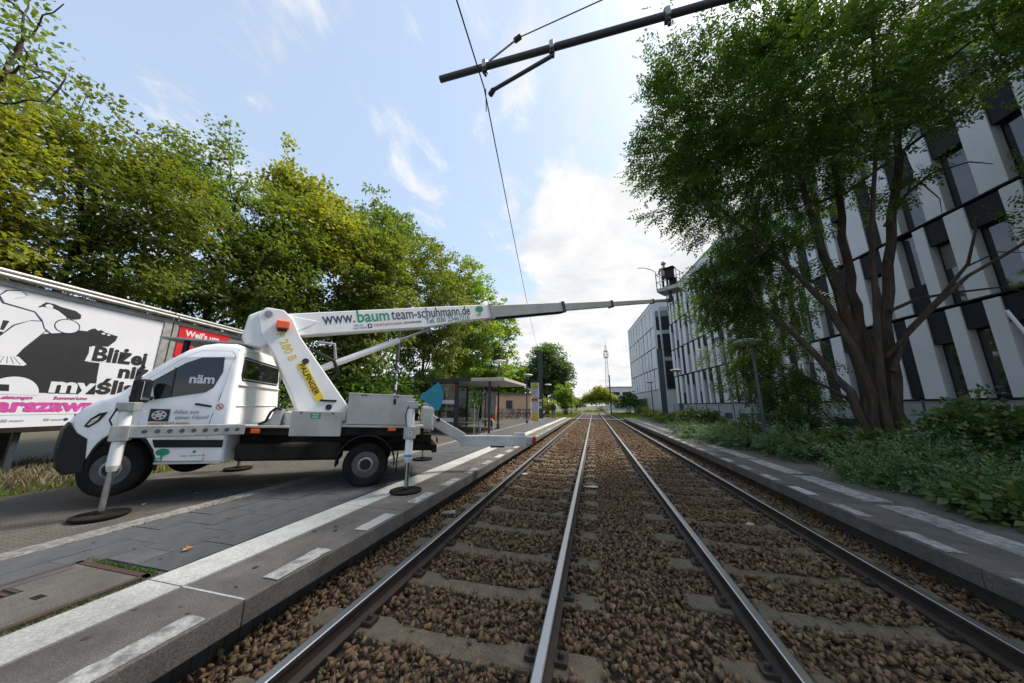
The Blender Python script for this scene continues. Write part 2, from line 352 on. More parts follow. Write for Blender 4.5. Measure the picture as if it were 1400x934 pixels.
# sleepers: monobloc with a lower waist
SP, S0 = .735, 3.21
def sleeper_mesh():
    xs = [-1.15, -1.12, -.62, -.5, -.42, .42, .5, .62, 1.12, 1.15]; top = [-.012, 0, 0, 0, -.028, -.028, 0, 0, 0, -.012]; hw_ = [.113, .115, .115, .115, .10, .10, .115, .115, .115, .113]
    mb = MB()
    for x, z, h in zip(xs, top, hw_):
        mb.v += [(x, -h-.03, -.2), (x, -h, z-.012), (x, -h+.015, z), (x, h-.015, z), (x, h, z-.012), (x, h+.03, -.2)]
    for i in range(len(xs)-1):
        for j in range(5): a = i*6+j; mb.f.append((a, a+1, a+7, a+6))
    mb.f.append(tuple(range(6))[::-1]); mb.f.append(tuple(range((len(xs)-1)*6, len(xs)*6)))
    return mb
rg = random.Random(4)
sl_me = None; sleepers = []
for t in (-1.505, 1.505):
    for k in range(-6, 47):
        y = S0+SP*k+(.25 if t > 0 else 0)
        if sl_me is None: o = sleeper_mesh().build('sleeper', M['concrete'], bed, smooth=True); sl_me = o.data
        else: o = link('sleeper', sl_me, None, bed)
        o.location = (t+rg.uniform(-.015, .015), y+rg.uniform(-.012, .012), rg.uniform(-.022, -.006)); o.rotation_euler.z = rg.uniform(-.008, .008)
        sleepers.append((t, y))
# rail fastenings (clip and bolt on either side of the rail)
clip_me = None
for (t, y) in sleepers:
    if y > 14: continue
    for rx in (-G, G):
        for sd_ in (-1, 1):
            if clip_me is None:
                mb = MB().box(-.045, .045, -.05, .05, 0, .022); mb.lathe([(.02, .02), (.02, .05), (.012, .056)], (0, 0, 0), 'z', 8)
                o = mb.build('rail_clip', M['railside'], bed); clip_me = o.data
            else: o = link('rail_clip', clip_me, None, bed)
            o.location = (t+rx+sd_*.1, y, 0)

# ballast stones: real stones, denser near the camera
def stone_shapes(n, npts, seed):
    rg_ = np.random.default_rng(seed); out = []
    for i in range(n):
        bm = bmesh.new(); p = rg_.normal(size=(npts, 3)); p /= np.linalg.norm(p, axis=1)[:, None]; p *= rg_.uniform(.62, 1.2, (npts, 1)); p *= np.array([1.0, rg_.uniform(.65, .95), rg_.uniform(.5, .85)])
        for q in p: bm.verts.new(q)
        r_ = bmesh.ops.convex_hull(bm, input=bm.verts); 
        bmesh.ops.delete(bm, geom=[g for g in r_['geom_interior'] if isinstance(g, bmesh.types.BMVert)], context='VERTS')
        bmesh.ops.triangulate(bm, faces=bm.faces); bm.verts.index_update()
        out.append((np.array([v.co[:] for v in bm.verts]), np.array([[v.index for v in f.verts] for f in bm.faces]))); bm.free()
    return out
def rot_mats(rg_, n):
    q = rg_.normal(size=(n, 4)); q /= np.linalg.norm(q, axis=1)[:, None]; a, b, c, d = q.T
    return np.stack([np.stack([1-2*(c*c+d*d), 2*(b*c-a*d), 2*(b*d+a*c)], 1), np.stack([2*(b*c+a*d), 1-2*(b*b+d*d), 2*(c*d-a*b)], 1), np.stack([2*(b*d-a*c), 2*(c*d+a*b), 1-2*(b*b+c*c)], 1)], 1)
def scatter(shapes, pos, size, rg_):
    V, Fc, k = [], [], 0; which = rg_.integers(0, len(shapes), len(pos))
    for i, (v, f) in enumerate(shapes):
        s = which == i; n = int(s.sum())
        if not n: continue
        P = np.einsum('nij,kj->nki', rot_mats(rg_, n), v)*size[s][:, None, None]+pos[s][:, None, :]
        Fi = f[None]+(np.arange(n)*len(v))[:, None, None]+k
        V.append(P.reshape(-1, 3)); Fc.append(Fi.reshape(-1, 3)); k += n*len(v)
    return np.concatenate(V), np.concatenate(Fc)
M['stone'] = island_mat('ballast_stone', [(0.060, 0.036, 0.021), (0.192, 0.106, 0.050), (0.108, 0.069, 0.037), (0.204, 0.122, 0.058), (0.138, 0.100, 0.060), (0.270, 0.175, 0.092), (0.084, 0.052, 0.028), (0.222, 0.130, 0.061), (0.120, 0.084, 0.049)], .88, bump=.5)
def ballast(y0, y1, dens, size, npts, seed):
    rg_ = np.random.default_rng(seed); n = int(6.0*(y1-y0)*dens)
    x = rg_.uniform(-3.0, 3.0, n); y = rg_.uniform(y0, y1, n); keep = np.ones(n, bool)
    for t, dy in ((-1.505, 0), (1.505, .25)):
        ph = (y-S0-dy+SP/2) % SP-SP/2
        on = (np.abs(x-t) < 1.12) & (np.abs(ph) < (.092 if t < 0 else .078))
        keep &= ~(on & (rg_.random(n) > .06))
    for k in (-3, -1, 1, 3): keep &= np.abs(x-k*G) > .072
    x, y = x[keep], y[keep]; n = len(x)
    z = rg_.uniform(-.07, -.008, n)+.012*np.sin(x*2.3+y*.8)
    mid = np.abs(x) < .4; z[mid] += .022; z[np.abs(x) > 2.55] -= .02
    # stones heap a little against the sleeper flanks
    v, f = scatter(stone_shapes(14, npts, seed), np.stack([x, y, z], 1), rg_.uniform(.45, 1.35, n)*size, rg_)
    return v, f
va, fa = ballast(.2, 9.0, 1060, .0345, 8, 11)
vb, fb = ballast(9.0, 20, 440, .045, 7, 12)
vc, fc = ballast(20, 38.4, 200, .058, 6, 13)
V = np.concatenate([va, vb, vc]); Fq = np.concatenate([fa, fb+len(va), fc+len(va)+len(vb)])
tag(np_mesh('ballast', V, Fq, M['stone'], kind='stuff'), 'brown crushed stone ballast lying between the tram rails', 'ballast')

# platforms --------------------------------------------------------
def platform(sgn, xe_out, floor_mat, seed):
    X = lambda a: sgn*a
    mb = MB()
    a, b = sorted((X(3.06), X(xe_out))); mb.box(a, b, Y0, Y1, -.2, ZP-.016)     # body, set back below the overhanging kerb
    root = struct(mb.build('platform', floor_mat))
    rg_ = random.Random(seed); L = 2.0
    y = 1.985-L*4
    kme = None
    while y < Y1-.05:
        a, b = sorted((X(2.85), X(3.485)))
        if kme is None:
            o = MB().box(a, b, .004, L-.004, ZP-.17, ZP).build('kerb_stone', M['kerb'], root, bevel=.01); kme = o.data
        else:
            o = link('kerb_stone', kme, None, root); md = o.modifiers.new('bevel', 'BEVEL'); md.width = .01; md.segments = 2
        o.location = (rg_.uniform(-.004, .004), y, rg_.uniform(-.003, .003)); y += L
    # edge dashes
    y = -1.84
    while y < Y1-.6:
        x0, x1 = X(2.872), X(3.03)
        n = 10; j = lambda s: s*rg_.uniform(0, .012)
        pts = [(x0+sgn*.0, y)]+[(x0+(x1-x0)*i/4, y+j(1)) for i in range(1, 4)]+[(x1+j(1), y)]+[(x1+rg_.uniform(-.01, .008), y+.54*i/n) for i in range(1, n)]+[(x1, y+.54)]+[(x0+(x1-x0)*(4-i)/4, y+.54+j(1)) for i in range(1, 4)]+[(x0, y+.54)]
        dx = .22*sgn*0
        MB().prism(pts, lambda p: (p[0], p[1], ZP+.0035), lambda p: (p[0], p[1], ZP+.0065)).build('painted_dash', M['oldpaint'] if rg_.random() < .6 else M['linepaint'], root)
        y += 1.02
    return root
pl = platform(-1, 9.25, M['setts'], 1)
pr = platform(1, 5.1, M['kerb'], 2)
# white safety line: one painted strip per kerb length, each worn differently
rg = random.Random(9)
y = 1.985-6.0
while y < Y1-.1:
    L = 2.0; new = y < 1.0
    MB().box(-3.87, -3.5, y+.006, y+L-.006, ZP-.014, ZP+.002).build('painted_line', M['linepaint'], pl)
    if rg.random() > .0 and y > 4: MB().box(3.5, 3.85, y+.2, y+L-.05, ZP-.014, ZP+.002).build('painted_line', M['oldpaint'], pr)
    elif y > -2: MB().box(3.5, 3.85, y+.02, y+L-.02, ZP-.014, ZP+.002).build('painted_line', M['oldpaint'], pr)
    y += L
MB().box(-3.48, -2.86, 1.977, 1.993, ZP-.002, ZP+.0045).build('joint_sealant', M['linepaint'], pl)
# paving slabs between white line and setts
rg = random.Random(3); slab_me = None; cnt = 0
for r_ in range(4):
    xa = -3.90-.41*(r_+1)
    for k in range(74):
        ya = (2.12 if r_ < 2 else .95)+.5*k+(.25 if r_ % 2 else 0)   # the first two rows start behind the inspection cover
        if r_ == 1 and k == 0: MB().box(-4.716, -4.314, 2.124, 2.366, ZP-.05, ZP-.001).build('paving_slab', M['slab'], pl)
        if ya > 36.8: continue
        if slab_me is None: o = MB().box(.004, .406, .004, .496, -.05, 0).build('paving_slab', M['slab'], pl); slab_me = o.data
        else: o = link('paving_slab', slab_me, None, pl)
        o.location = (xa, ya, ZP+rg.uniform(-.004, .002)); o.rotation_euler = (rg.uniform(-.006, .006), rg.uniform(-.006, .006), 0); cnt += 1
MB().box(-5.82, -5.56, Y0, Y1, ZP-.03, ZP-.002).build('pale_sett_strip', M['pale'], pl)
MB().box(-5.56, -3.89, Y0, .94, ZP-.03, ZP-.006).build('paving_bed', M['slab'], pl)
# trodden gum and oil spots
rg = random.Random(31); gum = None
for k in range(70):
    if gum is None: o = MB().lathe([(.018, 0), (.016, .0015), (.001, .002)], (0, 0, 0), 'z', 9).build('gum_spot', mat('gum', (.035, .033, .032), None, .8), pl); gum = o.data
    else: o = link('gum_spot', gum, None, pl if k % 5 else pr)
    x_ = rg.choice([rg.uniform(-3.48, -3.05), rg.uniform(-5.5, -3.95)]) if o.parent == pl else rg.uniform(3.1, 4.4)
    o.location = (x_, rg.uniform(1.2, 9), ZP+.002); s_ = rg.uniform(.5, 1.5); o.scale = (s_, s_*rg.uniform(.7, 1.2), 1)
# right platform floor
MB().box(3.86, 5.1, Y0, Y1, ZP-.03, ZP-.004).build('asphalt_strip', M['kerb'], pr)

# inspection cover with rusty frame and grille
ic = thing('inspection_cover', 'concrete inspection cover with rusty frame and slotted grille beside white line', 'manhole cover', (-4.42, 1.62, ZP))
mb = MB(); a, b, c_, d = -.44, .46, -.85, .42
for (x0, x1, y0, y1) in ((a, b, d-.045, d), (a, b, c_, c_+.045), (a, a+.045, c_, d), (b-.045, b, c_, d)): mb.box(x0, x1, y0, y1, -.05, .003)
mb.build('frame', M['rust'], ic)
MB().box(a+.05, b-.05, c_+.05, d-.05, -.05, -.001).build('cover', M['kerb'], ic)
g = MB().box(-.32, -.14, -.35, .02, -.03, .001).build('grille', M['black_plastic'], ic)
for k in range(8): MB().box(-.32, -.14, -.335+.046*k, -.315+.046*k, .0015, .006).build('bar', M['rust'], g)
MB().box(.05, .13, -.02, .03, -.02, .002).build('lifting_eye', M['black_plastic'], ic)
# crossing planks beyond the platforms
cr = struct(MB().box(-3.3, 3.3, 38.7, 39.9, -.15, .11).build('track_crossing', M['pale']))
for k in range(6): MB().box(-3.2+1.07*k, -2.2+1.07*k, 38.75, 39.85, .1, .135).build('crossing_plank', M['pale'], cr)
# ------------------------------------------------------------------ the lift truck
TH = math.atan2(-.5523, -.8336)
tk = thing('lift_truck', 'white boom lift truck jacked up on four stabilisers on the platform', 'truck', (-4.78, 5.66, ZP), TH)
TL = lambda p: Vector((p.x, p.y, p.z+.033*p.x))             # nose slightly raised by the jacks
RT, UP = (-1, 0, .0), (0, 0, 1)                              # reading direction on the left flank
def hw(x, z):
    h = .985
    if z > 1.30: h -= (z-1.30)*.125+max(0, z-2.05)*.25
    if z < .55: h -= (.55-z)*.10
    return h
# cab: side outline extruded, edges rounded, then tapered like the real shell
def wheel_arc(cx_, cz, r_, a0, a1, n): return [(cx_+r_*math.cos(R(a0+(a1-a0)*i/n)), cz+r_*math.sin(R(a0+(a1-a0)*i/n))) for i in range(n+1)]
out = [(2.02, .43), (2.02, 2.20), (2.05, 2.28), (2.2, 2.31), (2.45, 2.30), (2.62, 2.25), (2.78, 2.15), (3.45, 1.49), (3.52, 1.44), (3.75, 1.34), (3.98, 1.20), (4.10, 1.06), (4.16, .90), (4.18, .62), (4.14, .40), (4.05, .33), (3.74, .36)]
out += wheel_arc(3.28, .40, .46, 0, 180, 14)[1:-1]
out += [(2.80, .43)]
bm = bmesh.new()
va = [bm.verts.new((x, -1, z)) for x, z in out]; vb = [bm.verts.new((x, 1, z)) for x, z in out]
bm.faces.new(va); bm.faces.new(vb[::-1])
for i in range(len(out)):
    j = (i+1) % len(out); bm.faces.new((va[j], va[i], vb[i], vb[j]))
bmesh.ops.recalc_face_normals(bm, faces=bm.faces)
caps = [e for e in bm.edges if abs(e.verts[0].co.y-e.verts[1].co.y) < 1e-6]
bmesh.ops.bevel(bm, geom=caps, offset=.07, segments=4, profile=.5, affect='EDGES', clamp_overlap=True)
for z in (.6, .8, 1.0, 1.15, 1.3, 1.45, 1.6, 1.8, 2.0, 2.15): bmesh.ops.bisect_plane(bm, geom=bm.verts[:]+bm.edges[:]+bm.faces[:], plane_co=(0, 0, z), plane_no=(0, 0, 1))
for x in (2.4, 2.8, 3.2, 3.5, 3.7, 3.9, 4.05): bmesh.ops.bisect_plane(bm, geom=bm.verts[:]+bm.edges[:]+bm.faces[:], plane_co=(x, 0, 0), plane_no=(1, 0, 0))
for y in (-.88, -.8, -.65, -.5, -.25, 0, .25, .5, .65, .8, .88): bmesh.ops.bisect_plane(bm, geom=bm.verts[:]+bm.edges[:]+bm.faces[:], plane_co=(0, y, 0), plane_no=(0, 1, 0))
def cab_shape(p):
    y = p.y*hw(p.x, p.z); x = p.x
    if x > 3.1: x -= (x-3.1)*.34*abs(p.y)**3
    if x < 2.1 and p.z > 1.3: x += (p.z-1.3)*.05
    return Vector((x, y, p.z))
for v in bm.verts: v.co = TL(cab_shape(v.co))
bmesh.ops.recalc_face_normals(bm, faces=bm.faces)
me = bpy.data.meshes.new('cab'); bm.to_mesh(me); bm.free()
cab = link('cab', me, M['white'], tk, smooth=True)
# helpers on the flank
def flank(x, z, off=0.0, s=1):
    q = cab_shape(Vector((x, 1, z))); return TL(Vector((q.x, s*(q.y+off), q.z)))
def flank_poly(poly, off, t, name, m, parent, s=1, smooth=False, dens=.12):
    pts = []
    for i in range(len(poly)):
        a, b = poly[i], poly[(i+1) % len(poly)]; n = max(1, int(math.hypot(a[0]-b[0], a[1]-b[1])/dens))
        pts += [(a[0]+(b[0]-a[0])*k/n, a[1]+(b[1]-a[1])*k/n) for k in range(n)]
    return MB().prism(pts, lambda p: flank(p[0], p[1], off-.02, s), lambda p: flank(p[0], p[1], off+t, s)).build(name, m, parent)
door_out = [(2.26, .47), (2.26, 1.05), (2.20, 1.38), (2.13, 2.08), (2.20, 2.17), (2.60, 2.14), (2.76, 2.02), (3.10, 1.66), (3.12, 1.45), (3.08, 1.0), (3.00, .86), (2.84, .62), (2.82, .47)]
win = [(2.27, 2.06), (2.55, 2.03), (2.74, 1.92), (3.06, 1.62), (2.97, 1.345), (2.40, 1.48), (2.31, 1.56), (2.24, 1.82)]
for s in (1, -1):
    dr = flank_poly(door_out, -.004, .010, 'door', M['white'], tk, s)
    gl = flank_poly(win, .004, .006, 'window', M['glass'], dr, s, dens=.5)
    mb = MB(); mb.bar(flank(2.80, 1.40, .009, s), flank(2.84, 1.84, .009, s), .012, .035); mb.build('window_divider', M['black_plastic'], dr)
    mb = MB(); mb.tube([flank(2.47, 1.295, .0, s), flank(2.45, 1.30, .035, s), flank(2.30, 1.275, .035, s), flank(2.28, 1.27, 0, s)], .016, 8); mb.build('handle', M['black_plastic'], dr, smooth=True)
    # dark strips stand in for the shadow in the seam round the door
    ring = door_out+[door_out[0]]
    mb = MB()
    for a, b in zip(ring[:-1], ring[1:]): mb.bar(flank(*a, .001, s), flank(*b, .001, s), .006, .009)
    mb.build('door_seam_shade', M['black_plastic'], dr)
    flank_poly([(2.84, .66), (2.05, .66), (2.05, .77), (2.88, .77)], .002, .014, 'rub_strip', M['black_plastic'], tk, s)
    flank_poly([(2.82, .455), (2.04, .455), (2.04, .425), (2.82, .425)], .0, .010, 'sill', M['dirty_white'], tk, s)
    # arch lip
    arc = wheel_arc(3.28, .40, .475, -8, 188, 16)
    mb = MB()
    mb.tube([flank(x, max(z, .34), -.012, s) for x, z in arc], .022, 6); mb.build('wheel_arch_lip', M['black_plastic'], tk, smooth=True)
    # headlamp
    hl = [(3.62, 1.15), (3.74, 1.13), (3.86, 1.05), (3.93, .95), (3.86, .93), (3.72, 1.02)]
    lamp = flank_poly(hl, .001, .012, 'headlight', M['black_plastic'], tk, s, dens=.06)
    flank_poly([(3.70, 1.10), (3.82, 1.04), (3.88, .965), (3.84, .96), (3.73, 1.04)], .010, .009, 'lens', M['chrome'], lamp, s, dens=.06)
    # mirror
    mir = MB(); mir.obox(TL(Vector((3.03, s*1.17, 1.46))), (1, .15*s, 0), (0, 1, 0), (0, 0, 1), .06, .10, .17)
    mm = mir.build('mirror', M['black_plastic'], tk, bevel=.035, seg=3)
    MB().tube([TL(Vector((3.02, s*.93, 1.36))), TL(Vector((3.02, s*1.1, 1.36)))], .03, 8).build('mirror_arm', M['black_plastic'], mm, smooth=True)
    MB().obox(TL(Vector((3.095, s*1.20, 1.37))), (1, .15*s, 0), (0, 1, 0), (0, 0, 1), .008, .05, .022).build('indicator', M['amber'], mm, bevel=.006)
    MB().obox(TL(Vector((2.967, s*1.17, 1.47))), (1, .15*s, 0), (0, 1, 0), (0, 0, 1), .004, .08, .13).build('mirror_glass', M['chrome'], mm)
    if s == 1:
        text('lettering', 'näm', .19, M['poster'], dr, flank(2.63, 1.615, .013), RT, UP, bold=.006, sx=1.0)
        lg = plate(circ(0, 0, .105, .095, 24), (0, 0, 0), RT, UP)
        o0 = flank(2.87, 1.12, .0075)
        logo = MB().obox(o0, (1, 0, .033), (0, 1, 0), (0, 0, 1), .115, .002, .09).build('logo_panel', M['black'], dr, bevel=.0015)
        plate(circ(0, 0, .085, .068, 22), o0+Vector((0, .0025, 0)), RT, UP, .0015).build('logo_disc', M['poster'], dr)
        cols = ['red', 'blueprint', 'green', 'orange', 'navy', 'green', 'yellow']
        for i in range(6):
            a = R(60*i+20); plate(circ(.055*math.cos(a), .045*math.sin(a), .019, .017, 12), o0+Vector((0, .0045, 0)), RT, UP, .0015).build('logo_dot', M[cols[i]], dr)
        plate(circ(0, 0, .016, .016, 10), o0+Vector((0, .0045, 0)), RT, UP, .0015).build('logo_dot', M['yellow'], dr)
        text('lettering', 'Alles aus', .085, M['greyprint'], dr, flank(2.715, 1.145, .008), RT, UP, shear=.15)
        text('lettering', 'einer Hand!', .085, M['greyprint'], dr, flank(2.685, 1.065, .008), RT, UP, shear=.15)
        text('lettering', 'DIENSTLEISTUNGEN', .052, M['orangeprint'], dr, flank(2.98, .975, .008), RT, UP, bold=.001)
        text('lettering', 'SCHUHMANN', .052, M['navy'], dr, flank(2.56, .955, .008), RT, UP, bold=.001)
        tr = plate(circ(0, .04, .08, .05, 16), flank(2.74, .555, .0075), RT, UP).build('tree_logo', M['green'], dr)
        plate([(-.012, -.05), (.012, -.05), (.008, .0), (-.008, .0)], flank(2.74, .555, .0085), RT, UP).build('logo_trunk', M['green'], dr)
        text('lettering', 'BTS', .055, M['green'], dr, flank(2.82, .475, .0075), RT, UP, bold=.002)
        text('lettering', 'Baum · Garten · Service', .030, M['greyprint'], dr, flank(2.52, .53, .0075), RT, UP)
        plate(circ(0, 0, .02, .02, 12), flank(2.37, .60, .0075), RT, UP).build('logo_dot', M['green'], dr)
        sg = plate(circ(0, 0, .05, .05, 18), flank(2.17, 1.27, .0045), RT, UP, .0015).build('no_smoking_sticker', M['red'], tk)
        plate(circ(0, 0, .04, .04, 18), flank(2.17, 1.27, .0065), RT, UP, .0015).build('sticker_face', M['poster'], sg)
        plate([(-.035, .025), (-.025, .035), (.035, -.025), (.025, -.035)], flank(2.17, 1.27, .0085), RT, UP, .001).build('sticker_bar', M['red'], sg)
# dark bumper, grille, windscreen, rear window
bp = [(4.20, .62), (4.19, .90), (4.12, 1.0), (3.98, .86), (3.80, .78), (3.755, .52), (3.75, .34), (4.05, .30), (4.16, .38)]
bm = bmesh.new(); va = [bm.verts.new((x, -1, z)) for x, z in bp]; vb = [bm.verts.new((x, 1, z)) for x, z in bp]
bm.faces.new(va); bm.faces.new(vb[::-1])
for i in range(len(bp)): j = (i+1) % len(bp); bm.faces.new((va[j], va[i], vb[i], vb[j]))
for y in (-.95, -.88, -.8, -.7, -.6, -.4, 0, .4, .6, .7, .8, .88, .95): bmesh.ops.bisect_plane(bm, geom=bm.verts[:]+bm.edges[:]+bm.faces[:], plane_co=(0, y, 0), plane_no=(0, 1, 0))
for x in (3.85, 3.92, 4.0, 4.08, 4.14): bmesh.ops.bisect_plane(bm, geom=bm.verts[:]+bm.edges[:]+bm.faces[:], plane_co=(x, 0, 0), plane_no=(1, 0, 0))
for v in bm.verts:
    q = cab_shape(v.co); q.y *= 1.014; q.x += .012; v.co = TL(q)
bmesh.ops.recalc_face_normals(bm, faces=bm.faces); me = bpy.data.meshes.new('bumper'); bm.to_mesh(me); bm.free()
link('bumper', me, M['black_plastic'], tk, smooth=True, bevel=.02)
def front(y, z, x, off):   # point on the front skin
    q = Vector((x, y, z)); 
    if q.x > 3.1: q.x -= (q.x-3.1)*.34*(abs(y)/hw(x, z))**3
    return q
mb = MB(); ys = [i*.12 for i in range(-6, 7)]; top, bot = (2.80, 2.12), (3.42, 1.52)
for (x, z) in (top, bot):
    for y in ys: q = front(y*(1.0 if z < 1.8 else .93), z, x, 0); mb.v.append(TL(q+Vector((.012, 0, .012))))
n = len(ys); mb.f += [(i, i+1, n+i+1, n+i) for i in range(n-1)]; mb.build('windscreen', M['glass'], tk, smooth=True)
mb = MB().obox(TL(Vector((4.165, 0, 1.0))), (1, 0, 0), (0, 1, 0), (0, 0, 1), .02, .42, .09); gr = mb.build('grille', M['black_plastic'], tk, bevel=.01)
for k in (-1, 0, 1): MB().obox(TL(Vector((4.19, 0, 1.0+.05*k))), (1, 0, 0), (0, 1, 0), (0, 0, 1), .006, .40, .010).build('grille_bar', M['galv'], gr)
rw = MB().prism([(-.72, 1.74), (.72, 1.74), (.76, 1.80), (.72, 2.06), (-.72, 2.06), (-.76, 1.80)], lambda p: TL(Vector((2.035+(p[1]-1.3)*.05, p[0], p[1]))), lambda p: TL(Vector((2.010+(p[1]-1.3)*.05, p[0], p[1])))).build('rear_window', M['glass'], tk)
mb = MB()
fr = [(-.75, 1.71), (.75, 1.71), (.79, 1.79), (.75, 2.09), (-.75, 2.09), (-.79, 1.79), (-.75, 1.71)]
mb.tube([TL(Vector((2.018+(z-1.3)*.05, y, z))) for y, z in fr], .014, 6); mb.build('window_seal', M['black_plastic'], rw, smooth=True)
for z in (1.62, 1.28): MB().box(2.0, 2.03, -.86, .86, z, z+.018).build('pressed_rib', M['white'], tk, fn=TL, bevel=.006)
MB().box(2.06, 2.3, -.35, -.05, 1.45, 1.95).build('driver_seat', M['black_plastic'], tk, fn=TL, bevel=.05)
# roof board
MB().box(2.2, 3.22, -.75, .75, 2.315, 2.345).build('roof_board', M['galv'], tk, fn=TL, bevel=.005)
for x in (2.4, 2.9):
    for y in (-.6, .6): MB().box(x, x+.06, y, y+.06, 2.24 if x < 2.6 else 2.05, 2.32).build('board_bracket', M['black_plastic'], tk, fn=TL)

# wheels
def wheel(x, y, z, s):
    w_ = thing('wheel', '', '', (x, y, z)); del w_['label']; del w_['category']; w_.parent = tk
    r_ = .36
    pr_ = [(.215, -.10), (.25, -.115), (.315, -.118), (.345, -.105), (r_, -.085), (r_+.002, 0), (r_, .085), (.345, .105), (.315, .118), (.25, .115), (.215, .10)]
    ty = MB().lathe(pr_, (0, 0, 0), 'y', 40, False).build('tyre', M['rubber'], w_, smooth=True)
    o_ = s
    rp = [(.218, .098*o_), (.212, .085*o_), (.205, .055*o_), (.14, .05*o_), (.13, .075*o_), (.0, .078*o_)]
    MB().lathe(rp, (0, 0, 0), 'y', 32).build('rim', M['rim'], w_, smooth=True)
    MB().lathe([(.125, .076*o_), (.12, .098*o_), (.095, .104*o_), (.09, .096*o_), (0.001, .096*o_)], (0, 0, 0), 'y', 28).build('hub_ring', M['steel'], w_, smooth=True)
    MB().lathe([(.085, .095*o_), (.08, .11*o_), (.001, .112*o_)], (0, 0, 0), 'y', 20).build('hub_cap', M['black_plastic'], w_, smooth=True)
    for k in range(12):
        a = 2*math.pi*k/12; MB().obox((.172*math.cos(a), .058*o_, .172*math.sin(a)), (math.cos(a), 0, math.sin(a)), (0, 1, 0), (-math.sin(a), 0, math.cos(a)), .022, .006, .013).build('rim_slot', M['black'], w_, bevel=.004)
    return w_
for s in (1, -1):
    wheel(0, s*.86, .36, s); wheel(3.28, s*.86, .47, s)
# chassis
mb = MB()
for s in (1, -1): mb.box(-1.15, 3.6, s*.42-.04, s*.42+.04, .52, .70)
for x in (-1.1, -.5, .5, 1.3, 2.2, 3.0): mb.box(x, x+.08, -.42, .42, .54, .66)
mb.tube([(0, -.8, .36), (0, .8, .36)], .06, 10); mb.tube([(3.28, -.8, .40), (3.28, .8, .40)], .05, 10); mb.box(3.0, 3.9, -.4, .4, .38, .9)
mb.build('chassis', M['under'], tk, fn=TL)
MB().box(2.05, 3.0, -.8, .8, .42, .75).build('cab_floor', M['under'], tk, fn=TL)
MB().box(.42, 1.95, .55, .84, .42, .70).build('fuel_tank', M['under'], tk, fn=TL, bevel=.05)
MB().box(.42, 1.95, -.84, -.55, .42, .70).build('battery_box', M['under'], tk, fn=TL, bevel=.02)
MB().box(-1.12, 1.98, -.62, .62, .70, .84).build('subframe', M['under'], tk, fn=TL)
MB().box(1.22, 1.98, -.98, .98, .955, .985).build('deck_plate', M['alu'], tk, fn=TL, bevel=.004)
MB().box(-.95, .47, -.98, .98, .985, 1.025).build('deck_plate', M['alu'], tk, fn=TL, bevel=.004)
MB().box(1.22, 1.98, .2, .9, .84, .955).build('deck_support', M['under'], tk, fn=TL)
MB().box(-.95, .47, -.9, .9, .84, .985).build('deck_support', M['under'], tk, fn=TL)
# tread plate boxes: folded plates, lids and latches
def toolbox(x0, x1, y0, y1, z0, z1, latches, name='toolbox'):
    b = MB().box(x0, x1, y0, y1, z0, z1).build(name, M['tread'], tk, fn=TL, bevel=.012)
    for lx in latches:
        MB().tube([TL(Vector((lx-.035, y1+.004, z1-.05))), TL(Vector((lx-.03, y1+.016, z1-.02))), TL(Vector((lx+.03, y1+.016, z1-.02))), TL(Vector((lx+.035, y1+.004, z1-.05)))], .007, 6).build('latch', M['black_plastic'], b)
    return b
bx = toolbox(-.72, .37, -.98, .98, 1.03, 1.57, (.12, -.42)); MB().box(-.73, .38, -.99, .99, 1.55, 1.575).build('lid', M['tread'], bx, fn=TL, bevel=.006)
for k in range(7): MB().box(-.765, -.718, -.9, .93, 1.09+.065*k, 1.125+.065*k).build('louvre', M['dirty_white'], bx, fn=TL, bevel=.008)
MB().box(-.42, -.38, .985, 1.0, 1.40, 1.5).build('lock', M['black_plastic'], bx, fn=TL)
b2 = MB().box(.43, 1.19, .97, 1.015, .83, 1.24).build('side_panel', M['tread'], tk, fn=TL, bevel=.01)
MB().box(.43, 1.19, -.98, -.94, .83, 1.24).build('side_panel', M['tread'], tk, fn=TL, bevel=.01)
st = MB().box(.76, .91, 1.017, 1.021, 1.12, 1.21).build('green_sticker', M['green'], tk, fn=TL)
for z in (1.185, 1.145): MB().box(.79, .88, 1.0215, 1.0235, z-.008, z+.008).build('sticker_print', M['poster'], st, fn=TL)
for x in (1.05, .58): MB().lathe([(.014, 1.01), (.014, 1.024), (.001, 1.026)], (x, 0, 1.21), 'y', 10).build('bolt', M['black_plastic'], b2, fn=TL)
# deck fittings in front of the turret
mb = MB().prism([(1.72, .985), (1.40, .985), (1.40, 1.25), (1.50, 1.27), (1.55, 1.10), (1.66, 1.03)], lambda p: (p[0], .62, p[1]), lambda p: (p[0], .78, p[1])); mb.build('boom_rest', M['galv'], tk, fn=TL, bevel=.01)
MB().lathe([(.17, .985), (.17, 1.20), (.15, 1.22), (.001, 1.22)], (1.22, .62, 0), 'z', 20).build('hydraulic_tank', M['dirty_white'], tk, fn=TL, smooth=True)
MB().tube([(1.70, .78, 1.0), (1.60, .8, 1.05), (1.55, .8, 1.2), (1.48, .8, 1.27), (1.40, .78, 1.25)], .02, 6).build('hose', M['black_plastic'], tk, fn=TL, smooth=True)
MB().box(1.60, 1.72, .93, .99, .87, .94).build('marker_lamp', M['amber'], tk, fn=TL, bevel=.01)
MB().box(-.46, -.32, .97, 1.0, .93, .98).build('marker_lamp', M['amber'], tk, fn=TL, bevel=.008)
